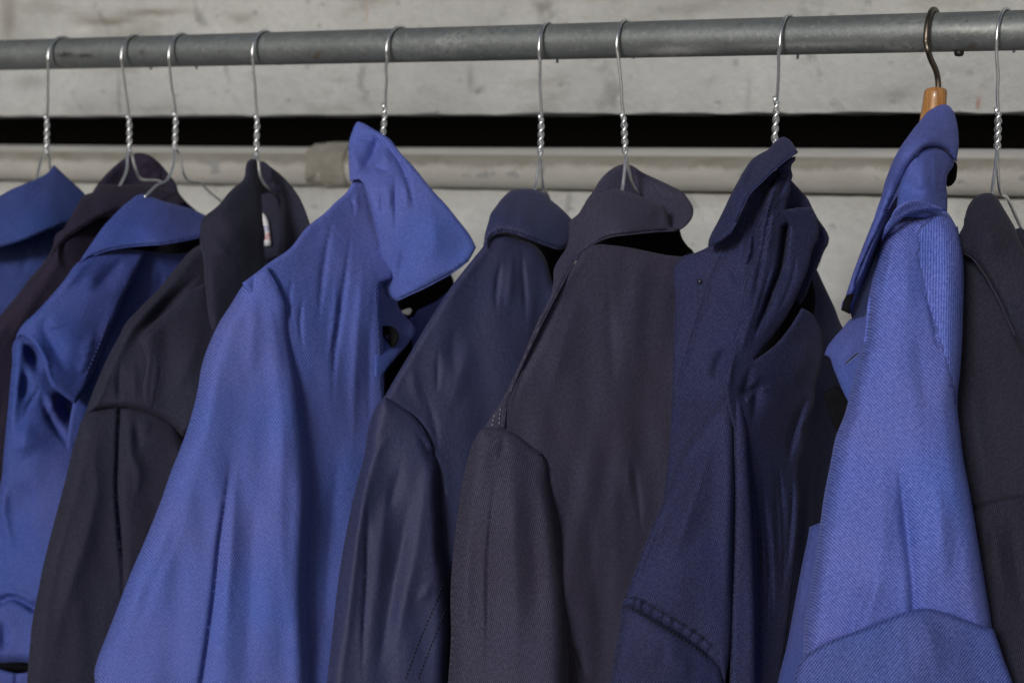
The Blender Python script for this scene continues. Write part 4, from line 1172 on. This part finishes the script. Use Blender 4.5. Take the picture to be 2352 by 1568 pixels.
# ---------- 8: dark herringbone, crumpled
j, D0 = jacket(1785, 330, 'crumpled dark navy herringbone jacket, left of the wooden hanger')
Panel(j, D0, 'back_body', 'P:1570,640 1750,640 1840,800 1830,1200 1800,1740 1450,1740 1500,1300 1570,1000', 'P:1700,800,.06 1650,1500,.05', M['c8'], ang=20)
Panel(j, D0, 'back_panel', 'D3:1400,200 1560,280 1622,268 1700,440 1800,650 1892,872 2050,1050 2150,1300 | P:1960,900 1960,1200 1930,1740 1750,1740 1740,1000 1790,700', 'D3:1620,300,.04 1900,900,.09 | P:1850,1500,.07', M['c8'],
      [('C2:1000,1000 940,1250 900,1500', 16, -.01), ('P:1865,1000 1850,1250 1840,1500', 12, .008)], roll=(14, .006), ang=20)
Panel(j, D0, 'lining', 'D3:1250,500 1560,300 1600,640 1560,800 1350,1100 950,1350 900,1200', 'D3:1300,800,-.012 1500,400,.02', M['lining'])  # black behind the slit, in place of its shade
Panel(j, D0, 'collar_back', 'D2:1080,660 1200,622 1300,730 1370,810 1430,930 1490,1040 1560,1140 1597,1220 1588,1300 1550,1365 1515,1450 1490,1568 | D3:1650,170 1620,262 1560,380 1490,560 1430,650 1380,600 1480,300 1540,120 | D2:1350,1400 1150,1300 1080,1000',
      'D2:1200,640,.0 1590,1250,.0 1200,1000,-.01 1450,1100,-.01', M['c8'],
      [('D2:1110,945 1180,925 1260,908 1420,903', 5, -.005, 'se'), ('D2:1130,760 1180,800', 9, -.01), ('D2:1440,1100 1520,1250 1550,1330', 10, -.008), ('D2:1300,800 1380,900', 14, .004), ('D3:1600,100 1560,300 1450,600', 7, .006)], roll=(12, .006), ang=30)
fp = Panel(j, D0, 'front_panel', 'D2:1060,480 1180,380 1240,360 1240,400 1200,452 1195,500 1210,560 1192,640 1184,730 1150,850 1135,930 1200,918 1300,904 1400,902 1432,940 1470,1040 1490,1180 | D3:1565,70 1540,200 1500,320 1450,430 1360,640 1250,830 1130,990 1030,1110 950,1225 1050,1160 1170,1065 1285,935 1380,795 1455,668 1550,720 1630,835 1670,940 1682,1050 1672,1200 1640,1350 1600,1500 | C2:950,1250 885,1380 870,1568 | C3:866,120 856,400 830,800 800,1100 740,1568 | P:1790,1740 1680,1740 1690,1400 1690,1000 1670,930 | D3:640,1400 690,1250 740,1000 800,750 850,420 870,150 | D2:740,1400 770,1200 830,950 900,720 960,580',
      'D2:1200,380,-.07 1000,600,-.085 | D3:1200,100,-.075 1500,250,-.055 900,600,-.115 1300,500,-.085 1500,800,-.06 1650,1000,-.035 1200,1300,-.11 | C3:500,200,-.14 800,300,-.07 650,1200,-.11 780,1000,-.08', M['c8'],
      [('D2:1125,1130 1105,1300 1060,1568 | D3:1140,450 1040,730 980,880 950,1050', (6, 9), -.042, 's'), ('D2:1030,560 930,700 860,900 800,1150 760,1450 | D3:880,200 850,450 800,700', (9, 14), -.030, 's'), ('D2:1100,480 1010,700 950,900 920,1100', 10, .011),
       ('D2:1180,480 1120,650 1060,820', 7, -.010), ('D2:1000,1000 930,1300 | D3:1000,200', 12, .006), ('D3:1060,350 960,650 860,950 780,1250', 17, .013), ('D3:1380,250 1250,600 1080,900 950,1100', 22, .010), ('D3:1320,100 1280,350 1200,600', 12, -.006),
       ('D3:950,1225 890,1380 850,1568 | C2:580,1150 560,1400', (12, 22), -.016), ('D3:1560,900 1500,1150 1380,1450 | C2:800,1200', 30, .010), ('C2:930,1150 860,1330 800,1568 | C3:800,200', (14, 10), -.014), ('D3:720,1150 700,1300 690,1450', 8, .006, 'e'),
       ('D2:1085,560 990,850 920,1250 | D3:1010,250 940,600 850,900', 6, -.009), ('D3:1400,60 1370,300 1280,560 1150,800', 7, -.008), ('D3:1150,80 1110,300 1030,560 920,850', 6, -.006),
       ('C3:545,80 585,500 600,1000 600,1500', 6, -.010), ('C3:820,150 810,500 780,900', 7, -.010), ('C3:720,80 750,450 760,800', 6, -.008), ('C3:650,600 660,900 650,1300', 5, -.007), ('C3:620,100 640,500 680,900 690,1300', 7, -.007), ('C3:700,150 720,500 730,900', 7, -.006), ('C3:660,300 690,700 700,1200', 8, .004), ('C3:770,300 770,700 740,1100', 9, -.006), ('C3:590,200 610,700 630,1300', 8, -.006)],
      step=4.5, ang=25, roll=(10, .005), noise=.0014, corner=42, fold=1.6)
stitch(j, fp, 'D2:1075,830 1000,920 950,1020', M['thread_dark'], 5, 4, .0005)
stitch(j, fp, 'D2:1060,960 1010,1050 970,1120', M['thread_dark'], 5, 4, .0005)
pk = Panel(j, D0, 'placket', 'C2:75,335 112,297 200,270 290,226 380,160 | D2:480,1090 610,1060 690,880 750,760 880,620 1020,510 1000,620 920,800 860,1000 800,1250 770,1500 | D3:900,250 880,500 830,760 770,1000 730,1250 690,1420 | P:1660,960 1590,1080 1560,1180 1520,1180 | C2:22,1568 42,1250 50,900 62,600',
      'P:1555,620,-.055 1545,1000,-.065 1640,700,-.085 1680,850,-.10 1600,900,-.09 | D2:950,600,-.06', M['c8'],
      [('D3:650,20 600,140 500,330 440,520 380,720 310,920 250,1130 190,1300 140,1500', (3, 5), -.005, 'se'), ('D3:660,180 760,330 850,500', 10, -.006), ('D3:480,560 620,680 780,800', 16, .004), ('D3:420,900 600,1000 720,1080', 16, -.004), ('D3:700,1000 620,1150 540,1350 480,1500', (14, 20), -.010),
       ('D2:780,900 700,1150 640,1450 | D3:740,300', 11, .008), ('D3:270,250 240,600 180,1000', 18, .004), ('D3:365,340 372,420', 5, -.003, 'se')], ang=70, roll=(8, .003), noise=.001, fold=1.4)
button(j, pk, 1527.8 + 362 / 4.6429, 562.9 + 385 / 4.6429, .0021, M['thread_dark'], M['thread_pale'])
strip = Panel(j, D0, 'pleat', 'C2:425,1120 455,1165 485,1215 505,1300 520,1400 528,1568 | C3:548,400 566,800 577,1200 580,1568 | P:1736,1740 1668,1740 | C3:412,1568 425,1000 432,600 440,300 | C2:440,1568 436,1300',
      'C2:450,1200,-.158 500,1500,-.158 | C3:480,700,-.162 500,1500,-.162', M['c8'], [('C3:470,0 490,500 490,1000 480,1500', 12, .004)], ang=75, roll=(14, .010))
sh = Panel(j, D0, 'shoulder', 'C2:425,1115 441,1170 446,1300 446,1568 | C3:446,300 436,600 428,1000 410,1420 | D7:1290,1568 1250,1470 1218,1412 1130,1322 1000,1212 850,1112 700,1022 550,932 420,852 330,812 255,826 290,720 | P:1442,1353 1460,1303 1488,1231 1528,1138 1555,1065 1575,1020 1610,975 1650,925',
      'P:1680,900,-.145 1560,1080,-.155 1460,1340,-.18 1650,1100,-.17 1660,1400,-.172 1560,1300,-.185', M['c8'],
      [('P:1640,990 1590,1150 1530,1320', 32, .012), ('P:1560,1100 1500,1260 1450,1380', 12, -.006), ('C2:436,1180 442,1400 | C3:440,200 434,600 424,1000', 5, -.006, 'se'),
       ('D7:300,705 450,748 600,822 780,922 960,1032 1150,1172 1240,1272', 4, -.003, 'se'), ('D7:410,735 396,835', 4, -.004, 'se'), ('D7:490,765 465,850', 4, -.004, 'se'), ('D7:600,830 570,900', 4, -.003, 'se'), ('D7:690,900 655,975', 4, -.004, 'se'), ('D7:790,960 760,1020', 4, -.003, 'se'), ('D7:900,1010 870,1080', 4, -.004, 'se'),
       ('D7:1000,1050 960,1120', 4, -.004, 'se'), ('D7:1090,1130 1040,1190', 4, -.004, 'se'), ('D7:1170,1200 1130,1260', 4, -.004, 'se'), ('D7:440,770 425,830', 4, .003, 'se'), ('D7:540,815 515,880', 4, .003, 'se'), ('D7:740,930 710,1000', 4, .003, 'se'), ('D7:1040,1090 1000,1160', 4, .003, 'se')],
      step=5.0, ang=62, roll=(22, .014), noise=.0012, thick=.003, fold=1.8)
stitch(j, sh, 'D7:300,712 450,752 600,827 780,927 960,1037 1150,1177', M['thread_dark'], 7, 4, .0007)
slv = Panel(j, D0, 'sleeve', 'D7:258,822 330,780 440,810 570,890 720,985 870,1075 1030,1180 1170,1290 1260,1380 1290,1480 1300,1568 | P:1672,1650 1670,1750 1395,1750 1400,1568 | D7:165,1400 205,1200 235,1000 250,880',
      'D7:300,850,-.178 1150,1350,-.172 600,1300,-.195 200,1500,-.175 1250,1600,-.168', M['c8'],
      [('D7:500,1000 450,1300 430,1600', 22, .006), ('D7:900,1250 880,1568', 20, .005), ('D7:700,1100 660,1500', 14, -.004)], closed=.05, roll=(24, .022), ang=88, noise=.0014)
stitch(j, slv, 'D7:350,828 420,862 550,942 700,1033 850,1123 1000,1223 1130,1333', M['thread_dark'], 7, 3, .0008)
col = Panel(j, D0, 'collar', 'D2:1000,225 1060,175 1110,153 1160,173 1210,220 1245,280 1262,312 1215,345 1120,415 1000,515 870,642 740,772 680,892 600,1072 530,1195 500,1225 420,1280 308,1325 312,1270 340,1190 400,1080 480,920 550,770 620,640 700,500 770,400 870,330 960,280',
      'D2:1100,170,-.04 960,290,-.05 400,1080,-.085 310,1310,-.09 1240,310,-.075 870,640,-.11 600,1060,-.115 700,700,-.11 1050,400,-.10', M['c8'],
      [('D2:900,340 830,420 740,600 700,780', (10, 14), -.010), ('D2:820,360 700,560 580,780 450,1050', 12, .006), ('D2:1230,310 1120,395 1000,490 870,615 740,745', 4, .003), ('D2:960,300 1080,330 1180,300', 12, -.004), ('D2:600,880 500,1080 420,1230', 14, -.004), ('D2:560,900 640,880', 12, .003)],
      step=5.0, ang=10, roll=(12, .006), thick=.003, fold=1.4)
collar_edge(j, col, 'D2:1255,315 1215,343 1120,413 1000,513 870,640 740,770 680,890 600,1070 532,1190', M['c8e'], rad=.0011)
stitch(j, col, 'D2:715,850 690,905 640,1000 600,1075', M['thread_dark'], 5, 4, .0005)

Panel(j, D0, 'lining', 'P:1600,1350 1690,1350 1700,1740 1600,1740', 'P:1650,1500,-.085', M['lining'])  # shade-black filler behind the sleeve and pleat

# ---------- 9: bright blue on the wooden hanger
j, D0 = jacket(2150, 300, 'bright blue ribbed jacket hanging from the wooden hanger')
Panel(j, D0, 'lining', 'C2:1010,1170 1090,1120 1180,1190 1260,1250 1250,1500 1100,1420 1060,1330', 'C2:1100,1250,-.03', M['lining'])  # front opening's dark inside, shade put in as black
Panel(j, D0, 'back_panel', 'P:2060,560 2200,520 2230,700 2230,1100 2260,1740 1830,1740 1870,1300 1990,900', 'P:2100,900,.02 2050,1500,.02', M['c9f'], ang=20)
Panel(j, D0, 'front_panel', 'C3:1010,535 985,544 922,570 912,640 890,740 862,880 825,1080 780,1320 720,1568 | P:1780,1740 1900,1740 1880,1500 1950,1250 1930,1150', 'C3:950,600,-.055 850,1100,-.065 760,1500,-.07', M['c9f'],
      [('C3:915,692 950,694 985,688', 4, -.002, 'se'), ('C3:930,600 900,800 860,1050 820,1300', 8, .003)], ang=15, roll=(10, .006))
Panel(j, D0, 'collar_stand', 'D8:1010,-40 940,60 860,200 760,420 650,700 560,980 480,1240 500,1305 640,1300 700,1100 780,760 900,400 1010,180', 'D8:950,150,-.06 500,1250,-.04 760,600,-.06', M['c9f'],
      [('D8:900,250 760,560 640,850', 12, -.004)], ang=-20)
lp = Panel(j, D0, 'lapel', 'D3:2200,740 2080,762 1990,782 1880,900 1780,1010 1728,1085 1698,1168 1738,1184 1795,1320 1850,1450 1900,1568 | C2:1180,1240 1240,1250 1330,900 1330,650', 'D3:1990,790,-.055 1700,1165,-.05 1900,1550,-.09 2200,1000,-.10', M['c9f'],
      [('D3:1970,815 1870,930 1780,1035 1735,1110', 4, -.0015, 'se'), ('D3:2120,1050 2020,1100 1940,1200 1880,1330', 12, -.006), ('D3:2080,900 1950,1000 1850,1150', 14, .004)], ang=-10, thick=.003)
# worked buttonhole: a slit with a thick rim of thread
ln = spline(Q('D3:1925,1268 1945,1245 2000,1195 2060,1150'), n_per=3)
nrm_ = np.array([0.62, 0.78])
for sgn in (-1, 1):
    l2 = ln + nrm_ * 2.6 * sgn
    tube('buttonhole_edge', P_arr(l2, lp.depth(l2) - .0002), .00045, M['thread_hole'], lp.obj, sides=6)
tube('buttonhole_slit', P_arr(ln, lp.depth(ln) - .0002), .0005, M['button'], lp.obj, sides=6)
shd = Panel(j, D0, 'shoulder', 'D8:812,480 850,400 950,300 1040,225 1150,168 1300,148 1490,150 1560,235 1620,350 1660,500 1682,640 1690,900 1682,1250 1672,1568 | C2:1885,1050 1872,1180 1872,1290 1888,1420 1905,1568 | C3:1950,350 2000,650 2050,950 2092,1215 2100,1300 1600,1200 1300,1300 880,1460 883,1380 890,1200 915,1050 950,850 985,600 1020,350 1060,150 1090,0 | C2:1150,1300 1200,1100 1245,950 1285,750 1310,560 | D8:640,1568 655,1250 680,1060 705,950 740,770 765,660',
      'P:2120,490,-.12 2060,800,-.165 2060,1000,-.185 2060,1350,-.19 2190,900,-.16 1960,1000,-.165 1880,1450,-.165 2240,1450,-.17', M['c9'],
      [('D8:1190,420 1205,600 1225,800 1330,1200 1420,1568 | C2:1700,640 1780,930 1865,1230', (7, 10), -.010), ('C3:1490,80 1520,400 1555,680 1580,900 1590,1095', (11, 20), -.018, 'e'), ('C3:1400,100 1380,450 1400,800', 40, .010), ('C3:1720,200 1770,600 1800,1000', 26, .010),
       ('C3:1330,880 1260,1050 1195,1235', (26, 9), -.009, 'e'), ('C3:1400,850 1330,1030 1290,1210', 18, .006, 'e'), ('D8:880,560 810,850 750,1120', 8, -.006), ('D8:960,450 900,700 800,1050', 12, .005), ('D8:1050,400 1080,800 1100,1300', 30, .008),
       ('D8:1450,350 1480,800 1500,1300', 24, .007), ('D8:1000,300 1100,250 1250,250 1400,240', 14, -.005), ('D8:1170,300 1195,480', 14, -.006), ('C3:1100,300 1050,700 1000,1000', 26, -.004), ('C2:1600,700 1650,1100 1680,1400', 18, -.005)],
      closed=.06, roll=(40, .042), ang=43, seed=3, noise=.0014,
      uvsplit=('D8:1195,380 1205,600 1225,800 1330,1200 1420,1568 | C2:1700,640 1780,930 1865,1230 1960,1230 1960,300 | D8:1720,350 1500,100', 0))
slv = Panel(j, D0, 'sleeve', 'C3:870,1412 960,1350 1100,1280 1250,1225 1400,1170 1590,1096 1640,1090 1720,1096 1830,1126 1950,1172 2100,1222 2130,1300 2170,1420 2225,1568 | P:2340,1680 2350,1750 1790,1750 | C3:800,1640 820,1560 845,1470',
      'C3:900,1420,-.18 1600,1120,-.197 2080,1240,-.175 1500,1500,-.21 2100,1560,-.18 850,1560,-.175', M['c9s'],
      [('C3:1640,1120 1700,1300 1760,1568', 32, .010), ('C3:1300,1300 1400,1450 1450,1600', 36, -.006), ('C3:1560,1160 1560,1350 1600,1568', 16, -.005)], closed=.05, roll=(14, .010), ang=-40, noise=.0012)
stp = Panel(j, D0, 'collar_band', 'D4:900,830 950,760 1060,700 1150,688 1250,703 1332,745 1422,850 1405,930 1352,1000 1328,1130 1340,1300 1336,1470 1200,1520 900,1520 700,1520 740,1400 760,1250 790,1100 840,950',
      'D4:1150,700,-.09 1400,880,-.045 850,1150,-.10 1330,1300,-.07 1050,1100,-.125 1100,1450,-.125', M['c9f'],
      [('D4:1150,720 1185,900 1190,1120 1230,1400', 4, .003), ('D4:1190,1140 1300,1130', 4, -.003), ('D4:1190,1050 1310,1050', 4, -.003), ('D4:1200,1240 1320,1220', 4, -.004), ('D4:1210,960 1310,980', 4, -.003), ('D4:1150,1180 1000,1220 880,1290', 8, -.003), ('D4:1120,760 1040,950 960,1200', 16, .005), ('D4:1230,1320 1320,1320', 4, -.003)],
      roll=(16, .010), ang=-60)
yk = Panel(j, D0, 'yoke', 'D8:850,330 905,240 950,150 1010,95 1100,52 1230,48 1350,85 1500,142 1490,160 1300,157 1150,180 1040,233 950,313 860,413 812,486 825,410', 'D8:1200,100,-.146 850,400,-.137 1480,150,-.12 1010,200,-.146', M['c9'],
      [('D8:860,390 950,288 1040,208 1150,155 1300,133 1470,140', 5, .004, 'se')], roll=(5, .002), ang=28, thick=.004, noise=.0006)
Panel(j, D0, 'collar_end', 'D4:1322,1130 1352,1000 1400,900 1420,860 1446,890 1452,1000 1430,1100 1365,1160 1335,1165', 'D4:1400,1000,-.02', M['lining'])  # hollow of the collar's curl, coloured black for its shade
colu = Panel(j, D0, 'under_collar', 'D4:1075,755 960,880 | D8:950,-120 850,60 770,260 690,430 610,600 540,760 490,920 450,1070 405,1110 380,1212 475,1258 510,1180 620,950 760,640 880,400 990,150', 'D8:900,200,-.035 450,1150,-.045 700,650,-.045', M['c9f'])
col = Panel(j, D0, 'collar', 'D4:1040,365 1090,300 1160,250 1250,208 1310,197 1365,222 1412,285 1442,375 1462,480 1472,600 1472,690 1458,790 1445,880 1420,850 1335,745 1250,703 1150,688 1060,712 1000,780 950,832 880,942 830,1052 760,1182 690,1332 620,1472 | D8:905,135 830,272 740,452 660,622 590,782 540,932 522,1035 490,1075 432,1062 470,940 520,790 590,600 660,420 740,220 800,50 | D4:470,1568 510,1430 560,1290 600,1130 660,960 730,800 800,680 880,570 960,460',
      'D4:1300,210,-.03 1050,360,-.05 1470,600,-.03 600,1130,-.085 1100,600,-.11 900,850,-.12 | D8:450,1050,-.07 700,450,-.095', M['c9f'],
      [('D4:1040,700 940,800 870,910 800,1060 700,1280 | D8:870,190 740,430 620,680 530,920', 7, .003), ('D4:1000,470 850,690 700,1000 | D8:800,200 620,600', 12, .005), ('D4:1380,450 1300,600 1150,660', 22, -.005), ('D4:1250,260 1180,400 1080,560', 22, .006), ('D4:1060,690 1150,668 1260,685 1380,770', 5, -.002)],
      roll=(20, .016), ang=35, thick=.004)
stitch(j, col, 'D4:1062,700 1000,765 945,822 870,935 820,1045 750,1175 680,1325 610,1465 | D8:892,135 820,270 730,450 650,620 580,780', M['thread_blue'], 5, 4, .0006)

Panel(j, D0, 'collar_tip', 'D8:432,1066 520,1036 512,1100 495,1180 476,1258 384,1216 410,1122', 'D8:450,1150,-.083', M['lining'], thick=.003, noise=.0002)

# ---------- 10: black, right edge
j, D0 = jacket(2290, 450, 'black jacket cut off by the right edge of the picture')
body = Panel(j, D0, 'front_panel', 'D8:1600,560 1690,580 1780,560 1900,640 2100,900 2333,1400 | P:2400,800 2480,800 2480,1150 2352,1150 2290,1158 2240,1172 2180,1170 2150,1000 2150,800', 'P:2220,620,-.03 2300,800,-.05 2200,1000,-.055 2330,1100,-.075 2450,1000,-.10', M['c10'],
      [('P:2250,700 2290,850 2330,1000', 24, .006), ('P:2220,800 2240,950 2270,1100', 20, -.005)], closed=.04, roll=(20, .012), ang=-50)
slv = Panel(j, D0, 'sleeve', 'C3:1900,460 1970,430 2050,400 2150,380 2300,358 2450,340 | P:2500,1130 2520,1740 2230,1740 2210,1500 2190,1300', 'C3:2000,450,-.075 2290,400,-.10 2100,1000,-.085 2290,1200,-.11', M['c10'],
      [('C3:2090,450 2120,700 2180,1000', 18, -.008), ('C3:2200,420 2240,800 2290,1200', 22, .009), ('C3:2030,500 2060,800', 12, .006)], closed=.05, roll=(16, .012), ang=12)
col = Panel(j, D0, 'collar', 'D4:1870,1247 1780,1238 1700,1262 1620,1330 1570,1420 1538,1540 | D8:1692,230 1688,310 1640,410 1630,540 1690,606 1760,642 1850,742 1940,872 2010,1002 2080,1132 2150,1292 2240,1482 2290,1600 | P:2370,850 2450,880 2440,700 2390,620 2352,572 | D8:2230,325 2160,205 2100,105 2040,12',
      'D4:1780,1245,-.04 | D8:1690,500,-.06 1940,400,-.085 2230,330,-.06 2100,1100,-.085 | P:2380,780,-.12', M['c10'],
      [('D8:1760,100 1740,300 1720,480', 16, -.004), ('D8:1720,615 1850,715 1960,870 2100,1130', 4, -.0015, 'se'), ('D8:1900,150 1980,400 2100,700', 26, .006)], roll=(16, .009), ang=-35, thick=.003)
collar_edge(j, col, 'D8:1695,606 1760,640 1850,740 1940,870 2010,1000 2080,1130 2150,1290 2240,1480', M['c10e'], rad=.0011)
Panel(j, D0, 'collar_back', 'D8:2250,350 2300,335 2420,420 2600,640 2700,1000 2700,1400 2300,1300 2150,900 2150,500', 'D8:2400,500,.0 2400,1200,-.02', M['c10'])
Panel(j, D0, 'back_panel', 'P:2230,640 2400,640 2470,800 2490,1740 2260,1740 2200,1000', 'P:2300,900,.04', M['c10'])
stitch(j, col, 'D8:1720,600 1780,628 1870,720 1965,855 2040,985 2110,1115 2180,1280', M['thread_dark'], 6, 4, .0005)
